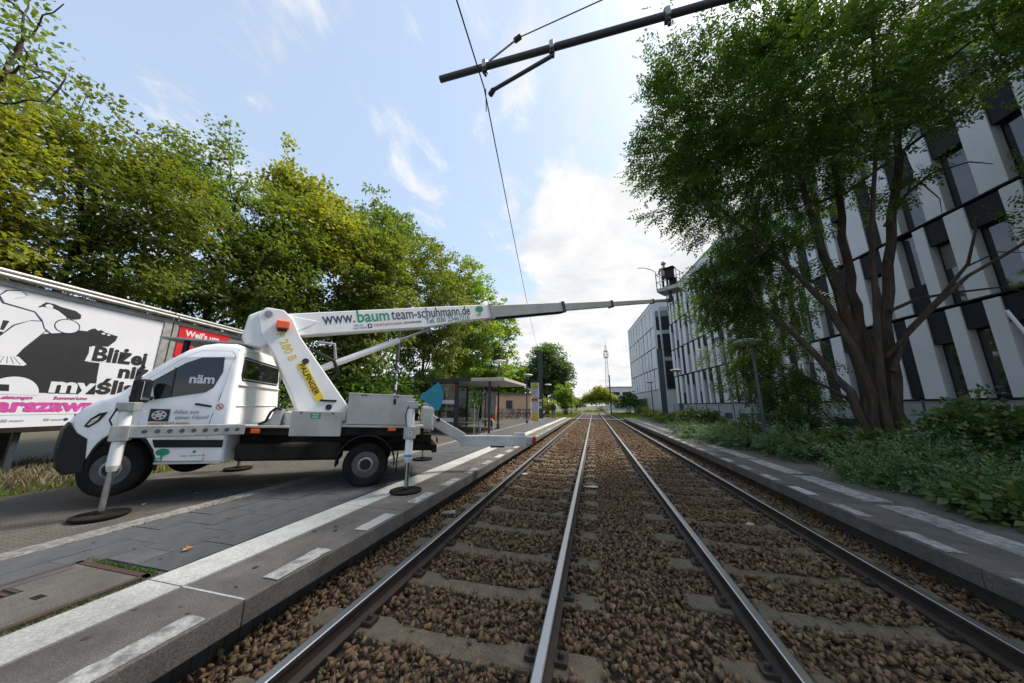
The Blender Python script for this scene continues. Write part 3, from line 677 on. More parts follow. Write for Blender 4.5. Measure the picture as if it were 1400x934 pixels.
# rear mudguards
for s in (1, -1):
    mb = MB(); arc = wheel_arc(0, .38, .475, -5, 185, 16)
    for (x, z) in arc:
        for y in (.70, 1.0): mb.v.append((x, s*y, z))
    mb.f += [(2*i, 2*i+1, 2*i+3, 2*i+2) for i in range(len(arc)-1)]
    o = mb.build('mudguard', M['black_plastic'], tk, fn=TL, smooth=True); md = o.modifiers.new('solid', 'SOLIDIFY'); md.thickness = .018
    MB().box(-.52, -.50, s*.72, s*.98, .20, .5).build('mud_flap', M['rubber'], tk)
# rear bumper and lights
MB().box(-1.2, -1.12, -.98, .98, .55, .68).build('rear_beam', M['under'], tk, fn=TL)
for s in (1, -1): MB().box(-1.215, -1.195, s*.9-.12, s*.9+.12, .72, .82).build('tail_light', M['redlens'], tk, fn=TL, bevel=.006)

# stabilisers: swing beam, leg with sleeve and rod, foot pad
def stabiliser(px, py, bx0, by0, ztop, zb, holes):
    s = thing('stabiliser', '', '', (0, 0, 0)); del s['label']; del s['category']; s.parent = tk
    up = 1 if py > 0 else -1
    a, b = Vector((bx0, by0, zb)), Vector((px, py, zb+.015)); d = (b-a).normalized()
    bo = MB().bar(a, b, .10, .16).build('beam', M['galv'], s, bevel=.012)
    n = d.cross(Vector((0, 0, 1)))*up
    n = n if n.y*up > 0 else -n
    if holes:
        for k in range(9):
            q = a+(b-a)*(.07+.095*k); MB().tube([q+n*.046, q+n*.0525], .028, 10).build('hole_plug', M['rim'], s)
    MB().tube([(px, py, zb-.40), (px, py, ztop-.12)], .062, 14).build('sleeve', M['white_boom'], s, smooth=True)
    MB().tube([(px, py, zb-.47), (px, py, zb-.40)], [.045, .062], 14).build('sleeve_end', M['dirty_white'], s, smooth=True)
    MB().tube([(px, py, .03), (px, py, zb-.42)], .036, 12).build('rod', M['chrome'], s, smooth=True)
    MB().obox((px, py, zb), d, n, (0, 0, 1), .085, .085, .10).build('collar', M['galv'], s, bevel=.012)
    MB().box(px-.11, px+.08, py-.075, py+.075, ztop-.14, ztop-.02).build('head', M['galv'], s, bevel=.012)
    MB().tube([(px+.05, py+.08*up, ztop-.1), (px+.09, py+.085*up, ztop-.25), (px+.06, py+.075*up, zb+.1)], .009, 6).build('hose', M['black_plastic'], s)
    f = MB().lathe([(.24, 0), (.25, .008), (.25, .028), (.215, .034), (.20, .026), (.06, .03), (.055, .06), (.001, .062)], (px, py, .001), 'z', 28).build('foot_pad', M['rubber'], s, smooth=True)
    return s
stabiliser(2.93, 1.50, 1.76, 1.08, 1.42, 1.00, True)
stabiliser(2.75, -1.52, 1.76, -1.08, 1.42, 1.00, False)
r1 = stabiliser(-.69, 1.50, -.86, .86, 1.46, .92, False)
plate(circ(0, 0, .062, .062, 18), (-.69, 1.588, .92), RT, UP).build('warning_disc', M['poster'], r1)
plate(circ(0, 0, .05, .05, 18), (-.69, 1.592, .92), RT, UP, .001).build('warning_print', M['red'], r1)
plate(circ(0, 0, .038, .038, 18), (-.69, 1.594, .92), RT, UP, .001).build('warning_face', M['poster'], r1)
plate(circ(0, 0, .014, .014, 10), (-.69, 1.596, .92), RT, UP, .001).build('warning_dot', M['black'], r1)
MB().lathe([(.0635, .535), (.0635, .575)], (-.69, 1.5, 0), 'z', 14).build('blue_band', M['blueprint'], r1, smooth=True)
stabiliser(-1.12, -1.55, -1.0, -.86, 1.46, .92, False)

# turret and boom -------------------------------------------------------------
E0 = Vector((1.9, .35, 2.80)); T0 = Vector((-14.52, -5.65, 7.26))
D = (T0-E0).normalized(); NB = D.cross(Vector((0, 0, 1))).normalized(); UB = NB.cross(D)
NB = -NB if NB.y < 0 else NB
DH = Vector((-D.x, -D.y, 0)).normalized()                      # horizontal direction towards the elbow
TB = Vector((1.0, .02, 0))
P3 = lambda s, z, n=0.0: TB+DH*s+NB*n+Vector((0, 0, z))
MB().lathe([(.42, .84), (.42, .93), (.36, .95), (.36, 1.05), (.001, 1.05)], (TB.x, TB.y, 0), 'z', 32).build('slewing_ring', M['under'], tk, smooth=True)
tur = [(-.34, 1.05), (.36, 1.05), (.34, 1.30), (.16, 1.36), (-.36, 1.36)]
# lower arm: tapered plate box leaning back to the elbow
arm = [(-.42, 1.06), (.30, 1.06), (.52, 1.55), (.86, 2.25), (.98, 2.45), (1.10, 2.62), (1.18, 2.95), (1.08, 3.10), (.82, 3.10), (.66, 2.95), (.50, 2.62), (-.36, 1.46), (-.42, 1.38)]
la = MB().prism(arm, lambda p: P3(p[0], p[1], -.20), lambda p: P3(p[0], p[1], .30)).build('lower_arm', M['white_boom'], tk, bevel=.02)
nf = .3015
MB().prism([(1.2, 3.0), (1.02, 3.12), (.88, 3.10), (.92, 2.52), (1.05, 2.36), (1.28, 2.40), (1.34, 2.52), (1.30, 2.92)], lambda p: P3(p[0], p[1], -.26), lambda p: P3(p[0], p[1], .26)).build('elbow_cover', M['white_boom'], tk, bevel=.03)
bdir = (Vector((.55, 2.55, 0))-Vector((-.1, 1.5, 0))).normalized()
axr = (-DH*bdir.x+Vector((0, 0, -bdir.y))); axu = (-DH*(-bdir.y)+Vector((0, 0, bdir.x)))
axr = (DH*(-.50)+Vector((0, 0, -.866))); axu = (DH*(-.866)*-1+Vector((0, 0, -.50))); axu = Vector((0, 0, 1))*.5+DH*(-.866)
yp = MB().prism([(x*.5, y) for x, y in circ(0, 0, .42, .072, 28)], lambda p: P3(.24, 1.87, nf-.001)+axr*p[0]*1.9+axu*p[1], lambda p: P3(.24, 1.87, nf+.004)+axr*p[0]*1.9+axu*p[1])
bd = MB(); sq = [(-.36, -.07), (.36, -.07), (.40, -.05), (.41, 0), (.40, .05), (.36, .07), (-.36, .07), (-.40, .05), (-.41, 0), (-.40, -.05)]
badge = bd.prism(sq, lambda p: P3(.25, 1.80, nf-.001)+axr*p[0]+axu*p[1], lambda p: P3(.25, 1.80, nf+.004)+axr*p[0]+axu*p[1]).build('badge', M['yellow'], tk)
text('lettering', 'PALFINGER', .125, M['black'], badge, P3(.25, 1.80, nf+.0045)-axr*.375-axu*.042, axr, axu, bold=.003, sx=1.02)
text('lettering', 'P 280 B', .19, M['yellow'], la, P3(.80, 2.68, nf)-axu*.10, axr, axu, bold=.002, sx=.92)
for (s_, z_) in ((.375, 2.18), (-.10, 1.33)): MB().tube([P3(s_, z_, nf-.01), P3(s_, z_, nf+.006)], .055, 16).build('pin_cap', M['black'], la)
MB().bar(P3(.06, 1.46, nf+.01), P3(-.22, 1.45, nf+.01), .03, .035).build('slot_handle', M['black_plastic'], la, bevel=.008)
MB().tube([P3(1.03, 2.98, nf-.01), P3(1.03, 2.98, nf+.014)], .06, 18).build('pivot_pin', M['steel'], la)
bc = MB().obox(P3(.80, 2.80, nf+.06), DH, NB, (0, 0, 1), .10, .06, .075).build('beacon', M['amber'], tk, bevel=.02)
MB().obox(P3(.80, 2.71, nf+.05), DH, NB, (0, 0, 1), .07, .05, .02).build('beacon_base', M['black_plastic'], bc)
# telescopic sections
boom = MB()
def sect(t0, t1, h0, h1, wd, top0, top1, name, m, parent, bev=.015):
    """box section along the boom: bottom edge rises towards the tip"""
    mb_ = MB(); a, b = E0+D*t0, E0+D*t1
    for q, tp, h in ((a, top0, h0), (b, top1, h1)):
        mb_.v += [q+NB*wd+UB*tp, q-NB*wd+UB*tp, q-NB*wd+UB*(tp-h), q+NB*wd+UB*(tp-h)]
    mb_.f += [(0, 1, 2, 3), (7, 6, 5, 4), (0, 4, 5, 1), (1, 5, 6, 2), (2, 6, 7, 3), (3, 7, 4, 0)]
    return mb_.build(name, m, parent, bevel=bev)
bo = sect(-.12, 3.05, .42, .50, .17, .21, .215, 'boom', M['white_boom'], tk)
sect(3.05, 4.05, .50, .42, .168, .215, .212, 'main_section_end', M['white_boom'], bo)
sect(4.05, 5.05, .42, .40, .168, .212, .21, 'main_section_end', M['white_boom'], bo)
sect(5.05, 5.16, .46, .46, .19, .235, .235, 'section_collar', M['galv'], bo, .008)
sect(5.16, 8.35, .37, .33, .135, .19, .17, 'second_section', M['boomgrey'], bo)
sect(8.35, 8.47, .41, .41, .155, .205, .205, 'section_collar', M['dark'], bo, .008)
sect(8.47, 11.65, .27, .25, .105, .145, .13, 'third_section', M['boomgrey'], bo)
sect(11.65, 11.76, .32, .32, .125, .16, .16, 'section_collar', M['dark'], bo, .008)
sect(11.76, 15.6, .20, .19, .085, .105, .10, 'fourth_section', M['boomgrey'], bo)
sect(15.6, 15.72, .24, .24, .10, .12, .12, 'section_collar', M['dark'], bo, .008)
sect(15.72, 17.7, .15, .15, .065, .08, .08, 'fifth_section', M['boomgrey'], bo)
sect(17.5, 18.05, .2, .2, .10, .10, .10, 'boom_head', M['dark'], bo)
# energy chain under the second section
MB().bar(E0+D*5.2-UB*.205, E0+D*8.3-UB*.19, .16, .06).build('energy_chain', M['black_plastic'], bo)
gus = [(-.1, .19), (.25, .19), (.72, .05), (.62, -.03), (.2, -.17), (-.1, -.17)]
MB().prism(gus, lambda p: E0+D*p[0]+UB*(p[1]-.02)+NB*.165, lambda p: E0+D*p[0]+UB*(p[1]-.02)+NB*.185).build('gusset_plate', M['white_boom'], bo, bevel=.006)
bt = lambda s, z: E0+D*s+UB*z+NB*.1725
text('lettering', 'www.', .36, M['navy'], bo, bt(.82, -.045), D, UB, bold=.001, fit=.60)
text('lettering', 'baum', .36, M['green'], bo, bt(1.47, -.045), D, UB, bold=.006, fit=.68)
text('lettering', 'team-schuhmann.de', .36, M['navy'], bo, bt(2.20, -.045), D, UB, bold=.001, fit=2.15)
text('lettering', 'Tel. 030 23461210', .175, M['teal'], bo, bt(3.02, -.185), D, UB, fit=1.28)
text('lettering', 'DIENSTLEISTUNGEN', .07, M['orangeprint'], bo, bt(1.78, -.16), D, UB)
text('lettering', 'SCHUHMANN', .07, M['navy'], bo, bt(2.46, -.16), D, UB)
text('lettering', 'Alles aus', .055, M['greyprint'], bo, bt(1.38, -.125), D, UB); text('lettering', 'einer Hand!', .055, M['greyprint'], bo, bt(1.36, -.185), D, UB)
MB().obox(bt(1.70, -.145), D, NB, UB, .045, .002, .045).build('logo_panel', M['navy'], bo)
plate(circ(0, 0, .028, .028, 12), bt(1.70, -.145)+NB*.003, D, UB, .001).build('logo_disc', M['poster'], bo)
plate(circ(0, .04, .13, .085, 20), bt(4.68, .05), D, UB, .002).build('tree_logo', M['green'], bo)
plate([(-.02, -.1), (.02, -.1), (.012, .0), (-.012, .0)], bt(4.68, .05), D, UB, .003).build('logo_trunk', M['green'], bo)
text('lettering', 'BTS', .08, M['green'], bo, bt(4.57, -.10), D, UB)
# lift cylinder under the boom, hoses
ca, cb = P3(.20, 2.02, 0.0), E0+D*3.1-UB*.33
cm = ca.lerp(cb, .70)
cy = MB().tube([ca, cm], .07, 14).build('lift_cylinder', M['white_boom'], tk, smooth=True)
MB().tube([cm, cb], .034, 10).build('rod', M['chrome'], cy, smooth=True)
MB().obox(cb, D, NB, UB, .07, .06, .07).build('rod_eye', M['steel'], cy, bevel=.02)
MB().tube([P3(.55, 2.45, .05), P3(.25, 2.42, .12), P3(-.12, 2.25, .14), P3(-.22, 2.02, .12), P3(-.12, 1.86, .1), P3(.05, 1.80, .05)], .035, 8).build('hose', M['black_plastic'], tk, smooth=True)
MB().tube([P3(.2, 2.6, .1), P3(-.1, 2.6, .1), P3(-.15, 2.3, .1)], .03, 8).build('pipe', M['galv'], tk, smooth=True)
# white tow arm folded out behind the truck, warning lamp at its end
tw = MB().bar((-1.05, .15, 1.12), (-1.86, .02, .66), .16, .21).build('rear_arm', M['dirty_white'], tk, bevel=.015)
MB().bar((-1.82, .02, .61), (-3.22, .42, .60), .17, .22).build('arm_extension', M['dirty_white'], tw, bevel=.015)
MB().bar((-3.2, .41, .60), (-3.36, .46, .60), .19, .19).build('arm_head', M['galv'], tw, bevel=.03)
MB().bar((-3.36, .46, .61), (-3.43, .48, .61), .10, .16).build('end_lamp', M['redlens'], tw, bevel=.02)
MB().bar((-2.95, .33, .74), (-3.2, .41, .74), .10, .07).build('arm_bracket', M['dirty_white'], tw, bevel=.02)
MB().bar((-2.45, .2, .475), (-2.75, .29, .475), .10, .03).build('wear_pad', M['black_plastic'], tw)
MB().obox((-1.05, .12, 1.1), (1, 0, 0), (0, 1, 0), (0, 0, 1), .12, .16, .24).build('arm_pivot', M['dirty_white'], tw, bevel=.04)
MB().tube([(-1.28, .24, 1.07), (-1.28, .26, 1.07)], .04, 12).build('pivot_pin', M['black_plastic'], tw)
MB().lathe([(.07, 1.2), (.07, 1.42), (.05, 1.44), (.001, 1.44)], (-1.15, -.1, 0), 'z', 12).build('valve_block', M['galv'], tw)
MB().box(-1.25, -.98, -.75, -.45, .8, 1.35).build('rear_bracket', M['dirty_white'], tk, bevel=.02)
# blue fan shaped warning flag on the tail
fan = [(0, 0)]+circ(0, 0, .50, .50, 12, -38, 40)
fo = Vector((-.86, .22, 1.55))
fl = MB().prism(fan, lambda p: fo+Vector((-p[0], 0, p[1])), lambda p: fo+Vector((-p[0], .01, p[1]))).build('blue_flag', mat('blue_flag', (.004, .24, .36), (.004, .19, .30), .5), tk)
plate([(.18, -.06), (.32, -.02), (.38, .10), (.24, .12), (.14, .02)], fo+Vector((0, .0105, 0)), RT, UP, .002).build('flag_print', M['teal'], fl)
for k in range(5):
    a = R(-30+16*k); MB().bar(fo+Vector((-.05*math.cos(a), .012, .05*math.sin(a))), fo+Vector((-.48*math.cos(a), .012, .48*math.sin(a))), .004, .006).build('flag_fold', M['blueprint'], fl)

# work basket at the boom head -------------------------------------------------
bk = thing('basket', '', '', (0, 0, 0)); del bk['label']; del bk['category']; bk.parent = tk
BX, BY = -DH, NB                                       # axes: along the boom, towards the street
BO = T0+BX*-.05+Vector((0, 0, .52))
bpnt = lambda a, b, z: BO+BX*a+BY*b+Vector((0, 0, z))
MB().bar(T0+BX*-.1-UB*.05, BO+Vector((0, 0, -.02)), .14, .14, up=tuple(BX)).build('mount', M['dark'], bk, bevel=.02)
HB = .56
MB().obox(bpnt(.1, 0, .02), BX, BY, (0, 0, 1), .46, HB+.02, .03).build('floor', M['alu'], bk, bevel=.01)
tb = MB()
for (a0, b0, a1, b1) in ((-.36, -HB, .56, -HB), (-.36, HB, .56, HB), (-.36, -HB, -.36, HB), (.56, -HB, .56, HB)): tb.bar(bpnt(a0, b0, .12), bpnt(a1, b1, .12), .02, .18)
tb.build('toe_board', M['dirty_white'], bk)
rl = MB()
for z in (.6, 1.08):
    rl.tube([bpnt(-.36, -HB, z), bpnt(.56, -HB, z), bpnt(.56, HB, z), bpnt(-.36, HB, z), bpnt(-.36, -HB, z)], .022, 6)
for (a, b) in ((-.36, -HB), (.56, -HB), (.56, HB), (-.36, HB), (.1, HB), (.1, -HB), (-.36, 0), (.56, 0)): rl.tube([bpnt(a, b, .03), bpnt(a, b, 1.08)], .022, 6)
rl.build('guard_rail', M['dirty_white'], bk)
MB().obox(bpnt(-.44, .24, .86), BX, BY, (0, 0, 1), .13, .22, .30).build('control_box', M['black_plastic'], bk, bevel=.03)
MB().obox(bpnt(-.46, .24, 1.18), BX, BY, (0, 0, 1), .2, .30, .015).build('control_shelf', M['black_plastic'], bk)
MB().obox(bpnt(-.2, .3, .35), BX, BY, (0, 0, 1), .12, .2, .28).build('tool_bag', M['black_plastic'], bk, bevel=.05)
MB().tube([bpnt(-.38, -HB, .1), bpnt(-.38, -HB, 1.25), bpnt(-.42, -HB-.2, 1.45), bpnt(-.5, -HB-.6, 1.7), bpnt(-.6, -HB-.95, 1.78)], .02, 6).build('aerial_guard', M['dark'], bk)
MB().tube([bpnt(.3, HB, .7), bpnt(.5, HB+.35, .5)], .02, 6).build('side_hook', M['dark'], bk)
# ------------------------------------------------------------------ billboards
BR = Vector((-.19026, .98173, 0)); BN = Vector((BR.y, -BR.x, 0)); BU = Vector((0, 0, 1))
def board(label, org, m):
    t = thing('billboard', label, 'billboard', org)
    P = lambda u, v, n=0.0: BR*u+BU*v+BN*n
    def slab(u0, u1, v0, v1, n0, n1, name, mm, par, bev=.0):
        return MB().obox(P((u0+u1)/2, (v0+v1)/2, (n0+n1)/2), BR, BU, BN, (u1-u0)/2, (v1-v0)/2, (n1-n0)/2).build(name, mm, par, bevel=bev)
    face = slab(-3.60, -.03, .0, 2.55, -.06, 0, 'poster_panel', m, t)
    for (a, b, c_, d) in ((-3.72, .15, 2.55, 2.66), (-3.72, -3.60, 0, 2.55), (-.03, .15, -.0, 2.55)):
        slab(a, b, c_, d, -.10, .03, 'frame_bar', M['galv'], t, .01)
    slab(-3.72, .15, -.10, -.0, -.10, .03, 'frame_bar', M['under'], t, .01)
    for u in (-3.3, -1.8, -.3): MB().box(-.04, .04, -.04, .04, -1.05, 0).build('post', M['dark'], t, fn=lambda p: P(u, 0, -.14)+p)
    for (v, n) in ((2.72, .10), (2.83, -.02)):
        MB().tube([P(-3.72, v, n), P(.15, v, n)], .045, 10).build('lamp_tube', M['galv'], t, smooth=True)
        for u in (-3.2, -1.8, -.4): MB().bar(P(u, 2.6, -.05), P(u, v, n), .03, .03, up=tuple(BR)).build('lamp_bracket', M['galv'], t)
    return t, face, P
BO_ = Vector((-11.19, 5.32, 1.25))
t, face, P = board('white billboard poster with black bear and lettering, behind the truck cab', BO_, M['poster'])
def ink(pts, m, k=1, name='poster_print'):
    return plate(pts, P(0, 0, .0007+.0012*k), BR, BU, .001).build(name, m, face)
bear = [(-3.58, .66), (-3.58, 1.0), (-2.9, 1.05), (-2.5, 1.14), (-2.34, 1.26), (-2.23, 1.40), (-2.21, 1.52), (-2.0, 1.76), (-1.87, 1.81), (-1.75, 1.92), (-1.51, 1.97), (-1.36, 1.98), (-1.31, 2.04), (-1.25, 2.07), (-1.20, 2.03), (-1.14, 2.06), (-1.09, 2.02), (-.85, 1.98), (-.87, 1.86), (-.97, 1.71), (-1.26, 1.66), (-1.22, 1.33), (-1.03, 1.33), (-1.01, 1.01), (-.97, .64)]
ink(bear, M['black'], 1)
ink(circ(-2.08, .60, .32, .33, 24, 0, 180), M['poster'], 2)
ink([(-2.5, .66), (-2.12, .66), (-2.14, .78), (-2.5, .78)], M['black'], 3)
for q in (circ(-1.10, 1.985, .035, .018, 12), circ(-1.01, 1.975, .03, .017, 12)): ink(q, M['poster'], 2)
# reclining figure: white shapes edged with a thin dark line
def limb(pts, k):
    cx_ = sum(p[0] for p in pts)/len(pts); cy_ = sum(p[1] for p in pts)/len(pts)
    big = [(cx_+(x-cx_)*1.03+(.012 if x > cx_ else -.012), cy_+(y-cy_)*1.03+(.010 if y > cy_ else -.010)) for x, y in pts]
    ink(big, M['navy'], k); ink(pts, M['poster'], k+.5)
hip = [(-2.33, 1.22), (-2.44, 1.45), (-2.42, 1.62), (-2.30, 1.86), (-2.15, 1.99), (-2.0, 2.02), (-1.92, 1.96), (-1.93, 1.84), (-2.02, 1.66), (-2.12, 1.46), (-2.18, 1.28)]
torso = [(-2.07, 2.30), (-1.96, 2.33), (-1.84, 2.29), (-1.72, 2.20), (-1.66, 2.05), (-1.72, 1.86), (-1.84, 1.82), (-1.94, 1.90), (-2.0, 2.05), (-2.12, 2.19)]
limb(hip, 4); limb(torso, 5.2); limb(circ(-1.66, 2.01, .165, .135, 22), 6.4)
limb([(-2.56, 2.36), (-2.50, 2.47), (-2.36, 2.52), (-2.28, 2.46), (-2.32, 2.41), (-2.40, 2.36), (-2.38, 2.30), (-2.07, 2.28), (-2.10, 2.19), (-2.49, 2.25)], 5.4)
ink([(-2.5, 1.16), (-2.36, 1.30), (-2.14, 1.30), (-2.02, 1.17), (-2.05, 1.14), (-2.5, 1.12)], M['poster'], 5)
for k in range(5): ink([(-2.40+.075*k, 1.16), (-2.393+.075*k, 1.16), (-2.333+.035*k, 1.29), (-2.338+.035*k, 1.29)], M['navy'], 7)
ink([(-2.08, 2.33), (-2.03, 2.41), (-1.92, 2.41), (-1.82, 2.38), (-1.61, 2.36), (-1.52, 2.30), (-1.51, 2.22), (-1.63, 2.17), (-1.74, 2.22), (-1.84, 2.31), (-1.96, 2.335), (-2.02, 2.31)], M['black'], 8)
ink(circ(-1.975, 2.345, .05, .04, 14), M['poster'], 9)
ink([(-2.9, 1.62), (-2.36, 1.62), (-2.40, 1.95), (-2.9, 1.95)], M['poster'], 3.2); ink([(-2.44, 1.75), (-2.40, 1.75), (-2.37, 1.93), (-2.44, 1.93)], M['black'], 4); ink(circ(-2.42, 1.69, .03, .03, 10), M['black'], 4)
ink([(-3.2, 2.3), (-2.62, 2.38), (-2.58, 2.44), (-3.2, 2.44)], M['black'], 2)
ink([(-1.27, 1.34), (-1.22, 1.68), (-.96, 1.71), (-.95, 1.36)], M['poster'], 2)
tx = lambda s, sz, m, u, v, **k: text('lettering', s, sz, m, face, P(u, v, .006), BR, BU, **k)
tx('Bliżej', .44, M['black'], -1.19, 1.38, bold=.016, sx=1.0)
tx('niż', .40, M['black'], -.68, 1.05, bold=.016, sx=1.12)
ink([(-1.66, .64), (-1.66, .95), (-1.0, .97), (-1.0, .64)], M['black'], 1.5)
tx('my', .42, M['poster'], -1.66, .67, bold=.016, sx=1.25); tx('ślisz', .42, M['black'], -.98, .67, bold=.016, sx=1.15)
tx('Warszawa', .33, M['pink'], -2.64, .30, bold=.014, sx=1.22)
tx('Leistungen', .085, M['pink'], -2.22, .525, bold=.002, sx=1.1); tx('SummerLino', .085, M['pink'], -1.55, .525, bold=.002, sx=1.1)
ink([(-3.5, .225), (-.4, .225), (-.4, .23), (-3.5, .23)], M['greyprint'], 1)
for u in (-2.1, -1.6): ink([(u, .10), (u+.07, .10), (u+.07, .15), (u, .15)], M['greyprint'], 1); tx('museum', .05, M['greyprint'], u+.09, .11)
ink(circ(-1.30, .12, .035, .03, 14), M['navy'], 1)
t2, face2, P = board('red billboard poster with white slogan, next along from the bear poster', BO_+BR*3.90, mat('board_grey', (.20, .19, .18), (.14, .135, .13), .7))
red = MB().obox(P(-2.86, 2.13, .012), BR, BU, BN, .70, .42, .008).build('red_poster', M['red'], t2)
text('lettering', "Weil's um", .23, M['poster'], red, P(-3.40, 2.30, .022), BR, BU, bold=.008); text('lettering', 'mehr als', .23, M['poster'], red, P(-3.40, 2.04, .022), BR, BU, bold=.008)
# ------------------------------------------------------------------ tram shelter
sh = thing('tram_shelter', 'glass tram shelter with flat cream roof and dark posts', 'shelter', (-7.0, 17.6, ZP))
SX0, SX1, SY0, SY1 = -1.75, 1.45, -2.3, 2.4
rf = MB().box(SX0, 2.35, SY0-.3, SY1+.3, 2.60, 2.76).build('roof', mat('roof_cream', (.55, .52, .45), (.46, .43, .37), .55), sh, bevel=.02)
MB().box(SX0-.02, .55, SY0-.33, SY0-.302, 2.59, 2.77).build('fascia', M['dark'], rf)
for (x, y, w_) in ((SX0+.05, SY0, .12), (-.35, SY0, .20), (-.35, SY1, .12), (SX0+.05, SY1, .12), (1.45, SY0+.1, .11), (.1, SY1-.1, .10), (SX0+.05, 0, .10)):
    MB().box(x-w_/2, x+w_/2, y-.06, y+.06, 0, 2.60).build('post', M['dark'], sh, bevel=.01)
M['shglass'] = glass_mat('shelter_glass', (.82, .88, .86), .25)
def pane(x0, x1, y0, y1, z0, z1): MB().box(x0, x1, y0, y1, z0, z1).build('pane', M['shglass'], sh)
pane(SX0+.11, -.45, SY0-.006, SY0+.006, .12, 1.28); pane(SX0+.11, -.45, SY0-.006, SY0+.006, 1.36, 2.5)
for z in (.62, 1.55): MB().box(SX0+.11, -.45, SY0-.02, SY0+.02, z-.10, z+.10).build('frosted_band', M['poster'], sh)
for k in range(3):
    a = SY0+.08+k*1.56; pane(SX0+.044, SX0+.056, a, a+1.46, .12, 2.5)
pane(SX0+.11, -.41, SY1-.006, SY1+.006, .12, 2.5)
for z in (.1, 2.54): MB().box(SX0, -.35, SY0-.03, SY0+.03, z-.03, z+.03).build('rail', M['dark'], sh); MB().box(SX0+.02, SX0+.08, SY0, SY1, z-.03, z+.03).build('rail', M['dark'], sh)
pc = MB().box(-.25, .45, 2.0, 2.1, .75, 2.3).build('poster_case', M['galv'], sh, bevel=.02); MB().box(-.2, .4, 1.99, 1.998, .85, 2.2).build('timetable', M['poster'], pc)
# bench
bn = thing('bench', 'pale metal bench with arched armrests inside the tram shelter', 'bench', (-6.35, 16.1, ZP))
MB().box(-1.5, .1, -.2, .25, .44, .48).build('seat', M['dirty_white'], bn, bevel=.015)
for x in (-1.3, -.1):
    MB().tube([(x, -.18, 0), (x, -.18, .62), (x, -.1, .68), (x, .18, .68), (x, .22, .62), (x, .22, 0)], .022, 8).build('leg', M['galv'], bn, smooth=True)
MB().tube([(.12, -.15, .02), (.12, -.15, .55), (.2, -.15, .66), (.75, -.15, .66), (.85, -.15, .55), (.85, -.15, .02)], .04, 8).build('armrest', M['dirty_white'], bn, smooth=True)
tag(MB().lathe([(.02, 0), (.02, 1.45), (.001, 1.46)], (-6.05, 14.6, ZP), 'z', 8).build('marker_post', M['dirty_white'], smooth=True), 'thin white marker post standing before the shelter', 'post')
# ------------------------------------------------------------------ lamps, masts, poles
def lamp(loc, h, label, head_dir=1, r_=.055):
    t = thing('street_lamp', label, 'street lamp', loc, 0, 'platform lamps')
    MB().lathe([(.09, 0), (.09, .25), (r_, .28), (r_*.85, h-.15), (.03, h), (.001, h)], (0, 0, 0), 'z', 14).build('pole', M['mast'], t, smooth=True)
    MB().lathe([(.05, h-.06), (.40, h+.02), (.42, h+.05), (.36, h+.11), (.15, h+.16), (.001, h+.17)], (.10*head_dir, 0, 0), 'z', 24).build('lamp_head', mat('lamp_head', (.42, .41, .36), (.34, .33, .29), .5), t, smooth=True)
    MB().lathe([(.001, h-.075), (.28, h-.03), (.30, h-.005), (.05, h+.0)], (.10*head_dir, 0, 0), 'z', 20).build('lens', mat('lamp_lens', (.55, .53, .45), None, .3), t, smooth=True)
    MB().box(-.06, .06, -.075, -.05, .6, .95).build('access_door', M['mast'], t)
    return t
lamp((-6.05, 18.6, ZP), 4.05, 'disc-headed lamp post rising just behind the tram shelter')
lamp((-5.55, 24.8, ZP), 3.75, 'disc-headed lamp post between the shelter and the stop sign')
lamp((-5.6, 37.0, ZP), 3.75, 'disc-headed lamp post behind the dark catenary mast')
lamp((-3.3, 44, .1), 3.8, 'disc-headed lamp post among bushes past the platform end')
lamp((4.72, 11.5, ZP), 3.38, 'disc-headed lamp post beside the big tree, standing in cut branches', -1)
lamp((5.75, 25, ZP), 3.9, 'disc-headed lamp post rising from shrubs before the pier-clad building', -1)
lamp((5.75, 36.2, ZP), 3.85, 'disc-headed lamp post near the end of the overgrown platform', -1)
lamp((7.0, 62, .1), 4.2, 'disc-headed lamp post on the grass before the far building', -1)
def mast(loc, h, wd, label, box=True):
    t = thing('catenary_mast', label, 'mast', loc)
    mb = MB()
    hh = wd/2
    mb.box(-hh, hh, -hh, -hh+.02, 0, h); mb.box(-hh, hh, hh-.02, hh, 0, h); mb.box(-.012, .012, -hh+.02, hh-.02, 0, h)
    mb.build('column', M['mast'], t)
    MB().box(-hh-.01, hh+.01, -hh-.01, hh+.01, h, h+.03).build('cap', M['mast'], t); MB().box(-hh*1.5, hh*1.5, -hh*1.5, hh*1.5, 0, .06).build('base_plate', M['galv'], t)
    return t
m1_ = mast((-5.83, 33.4, ZP), 7.05, .42, 'thick dark steel mast standing beside the tram stop sign')
for z, mm in ((1.5, 'greyprint'), (1.9, 'poster'), (1.2, 'poster')): MB().box(-.17, .15, -.225, -.213, z-.14, z+.14).build('sticker', M[mm], m1_)
m2_ = mast((7.3, 38.2, ZP), 7.8, .5, 'thick grey steel mast before the gap between the white buildings')
mast((2.9, 64, .0), 7.6, .22, 'thin dark pole standing on the grass beside the far tracks')
# slim pole with stickers behind the truck
pt = thing('sign_pole', 'slim dark pole with peeling stickers standing behind the truck bed', 'pole', (-8.1, 11.0, .29))
MB().lathe([(.07, 0), (.07, 2.4), (.065, 4.7), (.001, 4.7)], (0, 0, 0), 'z', 12).build('shaft', M['mast'], pt, smooth=True)
rg = random.Random(2)
for k in range(16):
    z = 1.5+.11*k; a = rg.uniform(-2.4, -.2); ht = rg.uniform(.03, .07); mb = MB()
    for zz in (z-ht, z+ht):
        for i in range(5): b = a+.35*i; mb.v.append((.0725*math.cos(b), .0725*math.sin(b), zz))
    mb.f += [(i, i+1, i+6, i+5) for i in range(4)]; mb.build('sticker', M[rg.choice(['poster', 'greyprint', 'poster', 'black'])], pt)
